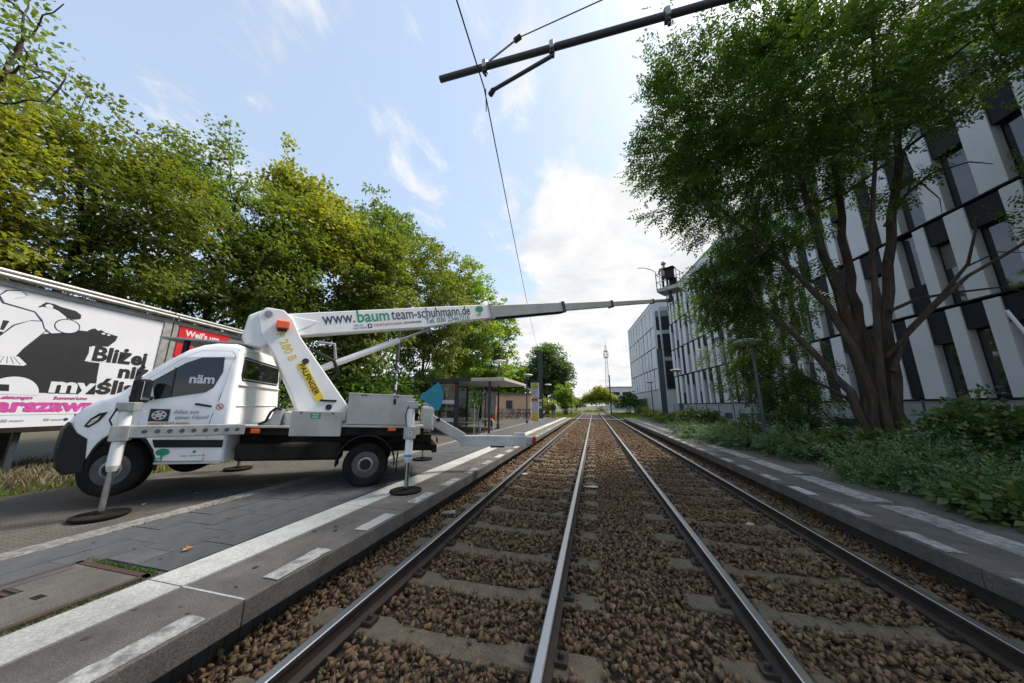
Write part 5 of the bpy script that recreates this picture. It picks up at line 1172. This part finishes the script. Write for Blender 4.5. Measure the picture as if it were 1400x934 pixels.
def tree(name, label, base, H, crown_c, rad, leaf, nclump, per, size, seed, kind='simple', trunk_r=.16, cat='tree', group=None, stems=None, bark='bark', nl=14, lobe=.42, crad=.55, flat=.5, zmin=-1, dead=None, extra=None, prune=None):
    rg_ = np.random.default_rng(seed); t = thing(name, label, cat, base, 0, group)
    cc_ = np.array(crown_c, float); rad = np.array(rad, float)
    lc, lr = lobes(cc_, rad, nl, lobe, rg_, zmin); mean = rad.mean()
    w_ = rg_.integers(0, len(lc), nclump); dd = unit(rg_.normal(size=(nclump, 3))); tg = lc[w_]+dd*(lr[w_]*mean)[:, None]*(rg_.random(nclump)**.38)[:, None]*np.array([1, 1, .9])
    core = cc_+unit(rg_.normal(size=(nclump//5, 3)))*rad*(rg_.random((nclump//5, 1))**.5)*.75
    tg = np.concatenate([tg, core])
    if extra is not None: tg = np.concatenate([tg, extra])
    if prune is not None: tg = tg[prune(tg+np.array(base))]; keep_ = prune(lc+np.array(base)); lc, lr = lc[keep_], lr[keep_]
    # skeleton
    mb = MB(); nodes = []
    def add_path(pts, r0, r1, n=7):
        pts = [Vector(p) for p in pts]; fine = []
        for i in range(len(pts)-1):
            for k in range(3): fine.append(pts[i].lerp(pts[i+1], k/3)+Vector(rg_.normal(size=3)*.03*(i+k > 0)))
        fine.append(pts[-1]); m = len(fine); rr = [r0+(r1-r0)*(i/(m-1))**.8 for i in range(m)]
        mb.tube(fine, rr, n)
        for p, r_ in zip(fine[2:], rr[2:]): nodes.append((p, r_))
    if stems is None:
        tp = Vector((cc_[0]*.8, cc_[1]*.8, cc_[2]+rad[2]*.45)); add_path([(0, 0, -.1), (tp.x*.2+rg_.normal()*.08, tp.y*.2+rg_.normal()*.08, tp.z*.3), (tp.x*.6, tp.y*.6, tp.z*.65), tp], trunk_r, trunk_r*.18, 9)
        for i in range(len(lc)):
            k = min(len(nodes)-1, int(len(nodes)*rg_.uniform(.1, .6))) if nodes else 0
            if i == 0: trunk_nodes = list(nodes)
            s = min(trunk_nodes, key=lambda q: abs(q[0].z-(lc[i][2]-rad[2]*.35)))
            e = Vector(lc[i]); mid = s[0].lerp(e, .5)+Vector((0, 0, -.05*(e-s[0]).length+rg_.normal()*.1)); add_path([s[0], mid, e], min(s[1]*.6, trunk_r*.45), .02, 6)
    else:
        for (pts, r0, r1) in stems: add_path(pts, r0, r1, 9)
        for i in range(len(lc)):
            e = Vector(lc[i]); s = min(nodes, key=lambda q: (q[0]-e).length+2.2*max(0, q[0].z-e.z))
            mid = s[0].lerp(e, .5)+Vector(rg_.normal(size=3)*.12); add_path([s[0], mid, e], min(s[1]*.6, .07), .018, 5)
    NP = np.array([p[0][:] for p in nodes])
    for c in tg[::2]:
        i = np.argmin(((NP-c)**2).sum(1)); 
        if not .1 < np.linalg.norm(NP[i]-c) < 1.5: continue
        a, b = Vector(NP[i]), Vector(c); mb.tube([a, a.lerp(b, .5)+Vector(rg_.normal(size=3)*.06), b], [.018, .013, .006], 3, False)
    mb.build('trunk', M[bark], t, smooth=True)
    if dead:
        db = MB()
        for pts, r0, r1 in dead:
            k = len(pts); db.tube(pts, [r0+(r1-r0)*i/(k-1) for i in range(k)], 7)
        db.build('dead_branch', M[bark], t, smooth=True)
    v, f = foliage(tg, crad*rg_.uniform(.7, 1.3, len(tg)), per, size, kind, seed+1, cc_, flat)
    np_mesh('crown', v, f, LEAF[leaf], t)
    return t
# row of trees behind the left platform
row = [
 (-12.9, 1.4, (.2, -.2, 5.4), (2.4, 2.4, 3.5), 'yellow', 'yellowing maple tree behind the bear billboard'),
 (-14.0, 4.4, (.3, .2, 6.3), (2.7, 2.5, 4.5), 'brown', 'olive green maple tree behind the red billboard'),
 (-14.0, 7.6, (.3, .3, 7.4), (2.8, 2.6, 5.6), 'maple', 'green maple tree rising above the truck cab roof'),
 (-14.4, 10.4, (.2, .2, 8.8), (2.6, 2.5, 6.0), 'yellow', 'tall pale yellow-green tree between two green maples'),
 (-13.6, 13.0, (.6, .3, 7.6), (3.0, 2.9, 6.2), 'brown', 'browning maple tree behind the lift boom lettering'),
 (-14.2, 16.4, (.4, .4, 9.8), (3.0, 2.8, 6.8), 'maple', 'tall green maple tree behind the slim sticker pole'),
 (-12.8, 20.4, (.7, .2, 8.6), (3.5, 3.2, 7.0), 'brown', 'broad maple with brown-tinged leaves behind the shelter'),
 (-12.8, 25.5, (.8, .2, 10.0), (3.6, 3.4, 7.6), 'bright', 'tall bright green tree beyond the tram shelter'),
 (-11.8, 31.0, (.5, .0, 8.0), (3.8, 3.4, 6.2), 'bright', 'bright green tree drooping over the parked bicycles'),
]
for i, (x, y, cc_, rad, lf, lab) in enumerate(row):
    d = math.hypot(x+.36, y); sz = .115 if d < 16 else (.19 if d < 24 else .24); kd = 'palmate' if d < 16 else 'simple'
    tree('maple_tree', lab, (x, y, .25), cc_[2]+rad[2], cc_, (rad[0]*1.12, rad[1]*1.15, rad[2]), lf, 380 if d < 24 else 280, 48 if d < 24 else 46, sz, 100+i, kind=kd, group='trees behind the left platform', bark='bark_dark', nl=26, lobe=.38, crad=.56)
# shaded understorey hedge behind the billboards
def shrub(name, label, base, rad, leaf, nclump, per, size, seed, kind='simple', crad=.28, cat='shrub', group=None, zc=None, stem=True):
    rg_ = np.random.default_rng(seed); t = thing(name, label, cat, base, 0, group); rad = np.array(rad, float); cz = rad[2]*.95 if zc is None else zc
    d = unit(rg_.normal(size=(nclump, 3))); d[:, 2] = np.abs(d[:, 2])*1.2-.35; bump_ = 1+.22*np.sin(d[:, 0]*5+seed)+.18*np.cos(d[:, 1]*6+seed*2)
    tg = np.array([0, 0, cz])+d*rad*(rg_.random((nclump, 1))**.35)*bump_[:, None]; tg[:, 2] = np.maximum(tg[:, 2], .06)
    if stem:
        mb = MB()
        for c in tg[::3]:
            b = Vector(c); a = Vector((c[0]*.15, c[1]*.15, -.05)); mb.tube([a, a.lerp(b, .5)+Vector((0, 0, .08)), b], [.016, .011, .005], 4, False)
        mb.build('stems', M['bark_dark'], t)
    v, f = foliage(tg, crad*rg_.uniform(.7, 1.3, nclump), per, size, kind, seed+1, np.array([0, 0, cz*.5]), .7, .2); v[:, 2] = np.maximum(v[:, 2], .015)
    np_mesh('leaves', v, f, LEAF[leaf], t)
    return t
us = [(-13.2, -.5), (-13.4, 2.8), (-13.9, 6.2), (-13.3, 9.6), (-12.4, 12.8), (-12.2, 16.2), (-11.8, 20), (-11.6, 24.2), (-12.5, 28.5)]
near = ['by the outer end of the bear billboard', 'right behind the bear billboard', 'behind the red billboard', 'behind the truck cab', 'behind the truck tool boxes', 'behind the slim sticker pole', 'behind the tram shelter glass', 'past the back of the tram shelter', 'beside the orange litter bin']
for i, (x, y) in enumerate(us):
    shrub('understorey_bush', 'dark leafy bush under the maples, '+near[i], (x, y, .25), (1.9, 2.3, 2.1), 'deep', 140, 36, .19, 300+i, crad=.5, group='bushes under the maples')
# sparse light tree with its branch in the upper left
st_ = [([(0, 0, 0), (-.1, .05, 3.0), (.3, .0, 6.2), (.55, 0, 7.4)], .14, .05), ([(.55, 0, 7.4), (.75, 0, 8.1), (.62, 0, 9.0), (.3, 0, 9.9)], .045, .012), ([(.6, 0, 7.6), (1.3, .0, 7.75), (2.0, .1, 7.5)], .03, .008), ([(.7, 0, 8.3), (1.1, 0, 8.9), (1.5, .1, 9.4)], .025, .008), ([(.5, 0, 7.2), (1.2, .1, 7.0), (2.5, .1, 6.9)], .028, .008)]
ex = np.array([(.9, 0, 7.9), (1.4, .1, 7.7), (1.9, .1, 7.4), (2.3, .1, 6.95), (1.7, .1, 7.0), (1.2, .1, 7.1), (.5, 0, 9.2), (.9, 0, 8.7), (1.3, 0, 9.2), (.3, 0, 9.8), (2.6, .1, 7.3), (2.1, 0, 8.0), (.1, .0, 9.0), (1.5, .1, 8.3)])
tree('sparse_tree', 'thin sparse-leaved tree reaching above the yellowing maple', (-11.9, 2.2, .25), 10, (.6, 0, 8.8), (1.3, 1.2, 1.5), 'maple', 14, 24, .105, 140, stems=st_, nl=6, lobe=.5, crad=.42, extra=ex)
# big multi-stemmed tree on the right
B = Vector((7.0, 10.9, .3)); q = lambda *pts: [tuple(Vector(p)-B) for p in pts]
stems = [
 (q((6.95, 10.7, .2), (6.79, 10.6, 1.61), (6.79, 10.6, 3.21), (6.58, 10.5, 4.95), (6.32, 10.3, 6.62), (6.07, 10.1, 7.6), (6.0, 9.9, 9.6), (5.7, 9.6, 11.6)), .19, .04),
 (q((7.1, 11.0, .2), (7.16, 11.0, 2.01), (7.3, 11.0, 4.12), (7.28, 11.0, 5.5), (7.44, 11.0, 7.44), (7.7, 11.0, 10.08), (7.8, 11.0, 13.0)), .20, .05),
 (q((7.45, 10.8, .2), (7.5, 10.8, 1.62), (7.76, 10.8, 4.04), (8.23, 10.8, 6.46), (8.79, 10.6, 8.84), (9.14, 10.3, 10.91), (9.7, 9.8, 13.5)), .19, .05),
 (q((6.85, 10.7, .2), (6.43, 10.6, 2.1), (5.78, 10.6, 3.25), (5.05, 10.7, 4.39), (4.6, 10.8, 4.85), (3.7, 11.0, 5.4)), .13, .03),
 (q((6.9, 10.6, .6), (6.67, 10.3, 2.76), (6.15, 10.2, 4.44), (5.39, 10.0, 5.4), (4.5, 9.8, 6.6), (3.2, 9.6, 8.0)), .13, .03),
 (q((7.4, 10.6, 3.0), (8.6, 9.6, 4.8), (9.8, 8.6, 5.8), (10.9, 8.0, 6.1)), .06, .012), (q((9.0, 10.4, 9.8), (9.9, 9.0, 10.4), (10.8, 7.6, 10.9)), .05, .012), (q((9.7, 9.8, 13.3), (10.8, 8.6, 13.0), (12.2, 8.2, 12.8)), .05, .012), (q((9.9, 9.0, 10.4), (10.2, 7.4, 11.8), (9.2, 6.0, 12.4)), .04, .012), (q((7.1, 8.8, 9.2), (6.6, 7.6, 11.4), (6.0, 6.6, 13.2)), .05, .012), (q((7.1, 8.8, 8.6), (7.8, 7.6, 9.4), (8.8, 6.8, 9.8)), .05, .012), (q((6.5, 10.8, 1.9), (6.2, 12.2, 2.8), (5.9, 13.6, 3.6)), .05, .012),
 (q((7.0, 10.5, .4), (6.9, 10.2, 2.4), (6.95, 9.8, 4.6), (7.0, 9.2, 7.2), (7.2, 8.4, 10.2)), .11, .03)]
dead = [(q((7.4, 10.5, 2.6), (7.84, 10.4, 3.65), (8.62, 10.3, 4.52), (9.36, 10.3, 5.38), (9.72, 10.3, 6.31), (9.8, 10.3, 6.96)), .07, .015),
 (q((7.75, 10.6, 4.3), (8.25, 10.4, 4.55), (9.03, 10.4, 4.65), (9.91, 10.4, 4.71), (10.5, 10.4, 4.5)), .05, .012),
 (q((8.2, 10.7, 6.9), (8.73, 10.5, 7.74), (9.32, 10.4, 8.23), (10.15, 10.4, 8.41), (10.6, 10.4, 8.25)), .045, .01),
 (q((8.75, 10.5, 7.75), (9.0, 10.5, 8.4), (8.95, 10.5, 9.1)), .025, .006), (q((9.0, 10.4, 8.0), (9.3, 10.4, 7.4), (9.25, 10.4, 6.9)), .02, .005),
 (q((7.0, 10.5, 2.9), (7.35, 10.4, 4.38), (7.47, 10.4, 5.89), (7.72, 10.4, 7.01)), .06, .015), (q((9.3, 10.3, 5.3), (9.9, 10.2, 5.6), (10.5, 10.2, 5.5)), .025, .006)]
rg = np.random.default_rng(55)
low = np.concatenate([np.array([10.6, 7.0, 12.6])+rg.normal(size=(60, 3))*np.array([1.2, .9, .9]), np.array([12.2, 8.6, 12.8])+rg.normal(size=(50, 3))*np.array([.9, 1.0, 1.0]), np.array([9.0, 5.8, 12.2])+rg.normal(size=(45, 3))*np.array([1.1, .8, .8]), np.array([11.6, 7.2, 10.4])+rg.normal(size=(40, 3))*np.array([.8, .8, .7]), np.array([6.0, 6.6, 13.2])+rg.normal(size=(40, 3))*np.array([1.2, .8, .8]), np.array([5.3, 12.2, 5.0])+rg.normal(size=(70, 3))*np.array([.8, .8, .7]), np.array([6.0, 12.6, 2.6])+rg.normal(size=(40, 3))*np.array([.6, .6, .6]), np.array([4.6, 10.8, 6.6])+rg.normal(size=(50, 3))*np.array([.7, .8, .5]), np.array([4.0, 11.9, 5.6])+rg.normal(size=(60, 3))*np.array([1.0, .8, .6]), np.array([5.9, 13.9, 3.6])+rg.normal(size=(44, 3))*np.array([.7, .6, .8]), np.array([2.6, 10.2, 7.6])+rg.normal(size=(45, 3))*np.array([.75, .8, .6]), np.array([1.9, 9.6, 9.4])+rg.normal(size=(40, 3))*np.array([.6, .7, .5]), np.array([3.2, 10.4, 6.2])+rg.normal(size=(34, 3))*np.array([.7, .7, .5]), np.array([10.4, 8.2, 6.0])+rg.normal(size=(26, 3))*np.array([.9, .7, .35]), np.array([8.2, 7.0, 9.6])+rg.normal(size=(60, 3))*np.array([1.4, .9, .7]), np.array([10.6, 7.6, 10.6])+rg.normal(size=(60, 3))*np.array([1.4, .9, .8]), np.array([2.6, 8.6, 11.4])+rg.normal(size=(34, 3))*np.array([.5, .6, .4]), np.array([5.6, 11.8, 1.6])+rg.normal(size=(22, 3))*np.array([.4, .4, .5])])-np.array(B)
tree('locust_tree', 'large multi-stemmed feathery-leaved tree with dead branches, before the office block', tuple(B), 15, (-.6, -.6, 9.9), (4.3, 4.0, 4.9), 'deep', 560, 23, .38, 200, kind='pinnate', stems=stems, nl=30, lobe=.33, crad=.50, flat=.45, zmin=-.62, dead=dead, extra=low, prune=lambda P: (P[:, 0] > np.where(P[:, 2] < 5.0, 4.1, np.where(P[:, 2] < 7.2, 3.45, np.where(P[:, 2] < 8.2, 2.3, 1.5)))) & (P[:, 2] > 1.2))
# low shrubs and cut branches along the right platform
sp = [
 ((5.3, 19.8), (1.1, 1.1, .66), 'shrub', 'rounded yellow-green shrub before the fence, under the second right lamp'),
 ((4.5, 18.0), (.9, 1.2, .28), 'cut', 'low heap of cut green branches spilling toward the platform kerb'),
 ((4.3, 14.2), (1.0, 1.2, .30), 'cut', 'heap of cut leafy branches at the foot of the right lamp'),
 ((5.5, 15.4), (1.0, 1.1, .38), 'shrub', 'dark shrub between the right lamp and the chain link fence'),
 ((6.3, 12.6), (.9, .9, .42), 'shrub', 'leafy shrub growing against the stems of the big tree'),
 ((5.0, 10.6), (.85, 1.0, .36), 'cut', 'pale green heap of feathery cut branches beside the kerb line'),
 ((5.9, 9.6), (.8, .8, .45), 'shrub', 'yellowish shrub between the cut branches and the big tree'),
 ((5.6, 8.0), (.95, 1.1, .40), 'cut', 'flat spread of cut branches before the big tree trunk'),
 ((6.9, 8.2), (1.0, 1.2, .85), 'shrub', 'dense dark hedge bush beside the big tree base'),
 ((7.4, 6.4), (1.1, 1.4, 1.12), 'deep', 'tall dark hedge bush next to the leaning white pole'),
 ((8.3, 5.2), (1.2, 1.5, 1.2), 'deep', 'tall dark hedge bush farthest along the office wall side'),
 ((6.2, 5.8), (.9, 1.1, .42), 'shrub', 'trailing low shrub on the soil before the tall hedge'),
 ((5.25, 6.3), (.75, .95, .26), 'cut', 'loose cut twigs scattered at the edge of the asphalt strip'),
 ((5.2, 4.6), (.7, 1.0, .26), 'shrub', 'creeping green plants growing over the platform edge'),
 ((7.0, 3.6), (1.2, 1.3, .75), 'shrub', 'dark shrub in the shade past the creeping plants'),
 ((4.75, 5.4), (.45, .9, .16), 'shrub', 'creeping plants spilling over the asphalt near the hedge'),
 ((4.7, 7.4), (.42, .7, .15), 'cut', 'cut leafy twigs lying on the worn white line'),
 ((4.5, 12.8), (.55, .8, .2), 'cut', 'cut feathery branches lying before the right lamp base'),
 ((3.95, 15.9), (.6, .7, .22), 'cut', 'cut branches hanging over the right platform kerb'),
 ((5.6, 3.2), (.8, 1.0, .34), 'shrub', 'low weeds in the shade beside the creeping plants'),
 ((6.8, 22.5), (.9, 1.2, .4), 'shrub', 'dark shrub at the fence beyond the rounded shrub'),
 ((5.9, 29), (1.0, 2.0, .42), 'brown', 'brownish dry shrub at the end of the overgrown platform'),
]
for i, ((x, y), rad, lf, lab) in enumerate(sp):
    big = rad[2] > .5
    shrub('cut_branches' if lf == 'cut' else 'shrub', lab, (x, y, .27), rad, lf, 110 if big else 80, 12 if lf in ('cut',) else 30, .24 if lf == 'cut' else .12, 400+i, kind='pinnate' if lf == 'cut' else 'simple', crad=.26, cat='branches' if lf == 'cut' else 'shrub', group='shrubs along the right platform')
# far vegetation
tree('willow_tree', 'big rounded grey-green willow tree beyond the platform end', (-8.4, 56, .0), 14.5, (0, 0, 8.0), (5.2, 5.0, 6.2), 'willow', 420, 46, .34, 160, trunk_r=.4, bark='bark_dark', nl=26, lobe=.38, crad=.9)
shrub('bush', 'yellow-green bush behind the rust brown railing', (-7.2, 41.5, .1), (2.0, 1.4, 1.5), 'yellow', 120, 40, .16, 501, crad=.4)
shrub('bush', 'tall slim green bush between willow and the track', (-4.6, 50, .0), (1.5, 1.5, 2.9), 'bright', 130, 40, .22, 502, crad=.5)
shrub('bush', 'dark round bush on the grass before the far office block', (5.6, 60, .0), (2.2, 2.0, 2.0), 'deep', 120, 40, .24, 503, crad=.5)
shrub('bush', 'wide yellow-green bush beyond the end of the tracks', (1.5, 100, .0), (6.5, 3, 3.6), 'yellow', 200, 40, .5, 504, crad=1.1)
shrub('bush', 'low grey-green bush on the left of the far track end', (-6.5, 112, .0), (3.5, 3, 2.2), 'willow', 90, 36, .5, 505, crad=1.0)
shrub('bush', 'orange-tinged weeds beside the end of the fence', (6.6, 44, .0), (1.4, 1.6, .7), 'brown', 80, 34, .14, 506, crad=.3)
shrub('bush', 'green bush at the entrance of the far office block', (6.8, 52, .0), (.9, 2.2, .9), 'shrub', 80, 34, .18, 507, crad=.4)
for i, (x, y, r_, lf) in enumerate(((-30, 150, 9, 'willow'), (-16, 170, 8, 'willow'), (14, 160, 7, 'willow'), (30, 150, 8, 'deep'), (-45, 120, 10, 'deep'), (-26, 70, 7, 'deep'), (-16, 50, 9, 'bright'), (-21, 44, 9, 'maple'))):
    tree('distant_tree', ('distant grey-green tree beyond the willow', 'distant grey-green tree left of the far track end', 'distant grey-green tree behind the low white hall', 'distant dark tree beyond the low white hall', 'distant dark tree far behind the peach building', 'dark tree standing behind the platform maples', 'bright tree just behind the peach building', 'green tree behind the back corner of the peach building')[i], (x, y, 0), r_, (0, 0, r_*.55), (r_*.7, r_*.6, r_*.5), lf, 120, 40, .8, 600+i, trunk_r=.4, nl=12, lobe=.4, crad=1.7, group='distant trees')
# grass and weeds
def blades(name, label, areas, leaf, seed, h=(.08, .28), wd=.012):
    rg_ = np.random.default_rng(seed); P_ = []
    for (x0, x1, y0, y1, n, z) in areas: P_.append(np.stack([rg_.uniform(x0, x1, n), rg_.uniform(y0, y1, n), np.full(n, z)], 1))
    p_ = np.concatenate(P_); n = len(p_); a = rg_.uniform(0, 6.283, n); s = np.stack([np.cos(a), np.sin(a), 0*a], 1); H = rg_.uniform(*h, n)[:, None]; lean = unit(rg_.normal(size=(n, 3)))*H*.5; lean[:, 2] = 0
    wv = wd*rg_.uniform(.6, 1.6, n)[:, None]; up = np.array([0, 0, 1.0])
    v = np.stack([p_-s*wv, p_+s*wv, p_+s*wv*.5+up*H*.6+lean*.4, p_-s*wv*.1+up*H+lean], 1).reshape(-1, 3)
    tag(np_mesh(name, v, np.arange(len(v)).reshape(-1, 4), LEAF[leaf], kind='stuff'), label, 'grass')
blades('dry_grass', 'dry matted grass and leaves under the billboards', [(-13, -9.15, -2, 12, 16000, .27), (-11.4, -9.4, 0, 5, 5000, .28)], 'dry', 1)
blades('grass_edge', 'green grass strip along the back edge of the paving', [(-10.3, -9.1, 2, 30, 12000, .28), (-9.3, -9.05, 1, 30, 3500, .3)], 'grass', 2, (.04, .16))
blades('meadow_grass', 'bright green grass on both sides of the far tracks', [(-9, -3.1, 39.8, 75, 9000, .05), (3.1, 9, 39.8, 75, 9000, .05), (-3, 3, 86, 110, 4000, -.05)], 'grass', 3, (.12, .4), .03)
blades('verge_weeds', 'low green weeds covering the soil of the right verge', [(4.75, 9.0, 1, 14, 14000, .26), (4.6, 8.5, 14, 38, 12000, .26)], 'shrub', 4, (.03, .11), .018)
blades('moss', 'moss and grass growing in the joints round the inspection cover', [(-4.88, -3.95, 2.05, 2.1, 700, ZP-.015), (-3.96, -3.92, .9, 2.0, 260, ZP-.016), (-5.58, -5.54, 2.5, 4.2, 200, ZP-.014), (1.9, 2.1, 3.9, 4.3, 160, -.02)], 'shrub', 5, (.008, .03), .006)
# fallen leaves
def leaf_mesh(seed=1):
    rr = random.Random(seed); rad = (.060, .022, .046, .020, .030, .014, .016, .014, .034, .020, .050, .024); mb = MB(); n = len(rad)
    mb.v = [(0, 0, .010)]
    for i, r_ in enumerate(rad): a = 2*math.pi*i/n+rr.uniform(-.14, .14); r_ *= rr.uniform(.8, 1.2); mb.v.append((r_*math.cos(a), r_*math.sin(a)*.9, .004+rr.uniform(0, .02)))
    mb.f = [(0, i+1, (i+1) % n+1) for i in range(n)]
    return mb
lm = mat('fallen_leaf', (.50, .20, .05), (.32, .16, .06), .7, scale=20)
lp = mat('fallen_leaf_pale', (.27, .18, .10), (.16, .10, .06), .7, scale=20)
tag(leaf_mesh().build('fallen_leaf', lm), 'orange maple leaf lying on the paving beside the white line', 'leaf'); bpy.data.objects['fallen_leaf'].location = (-4.22, 2.42, ZP+.004); bpy.data.objects['fallen_leaf'].scale = (1.3, 1.3, 1.6)
rgx = random.Random(12); lme = leaf_mesh().build('fallen_leaf_tmp', lp); ldat = lme.data; bpy.data.objects.remove(lme)
spots = [(rgx.uniform(-9, -4), rgx.uniform(3, 12), ZP+.004) for k in range(60)]+[(rgx.uniform(-8.9, -7.2), rgx.uniform(5, 9), ZP+.004) for k in range(30)]
for x, y, z in spots:
    o = link('fallen_leaf', ldat, None); o.location = (x, y, z); o.rotation_euler = (rgx.uniform(-.3, .3), rgx.uniform(-.3, .3), rgx.uniform(0, 6)); s = rgx.uniform(.5, 1.0); o.scale = (s, s, s); tag(o, 'pale dry leaf lying scattered on the platform paving', 'leaf', 'dry leaves on the platform')
for k in range(55):
    x, y = rgx.uniform(-2.7, 2.8), rgx.uniform(1.8, 10); o = link('fallen_leaf', ldat, None); o.location = (x, y, .0); o.rotation_euler = (rgx.uniform(-.5, .5), rgx.uniform(-.5, .5), rgx.uniform(0, 6)); s = rgx.uniform(.5, 1.1); o.scale = (s, s, s); tag(o, 'dry leaf lying among the ballast stones', 'leaf', 'dry leaves on the ballast')
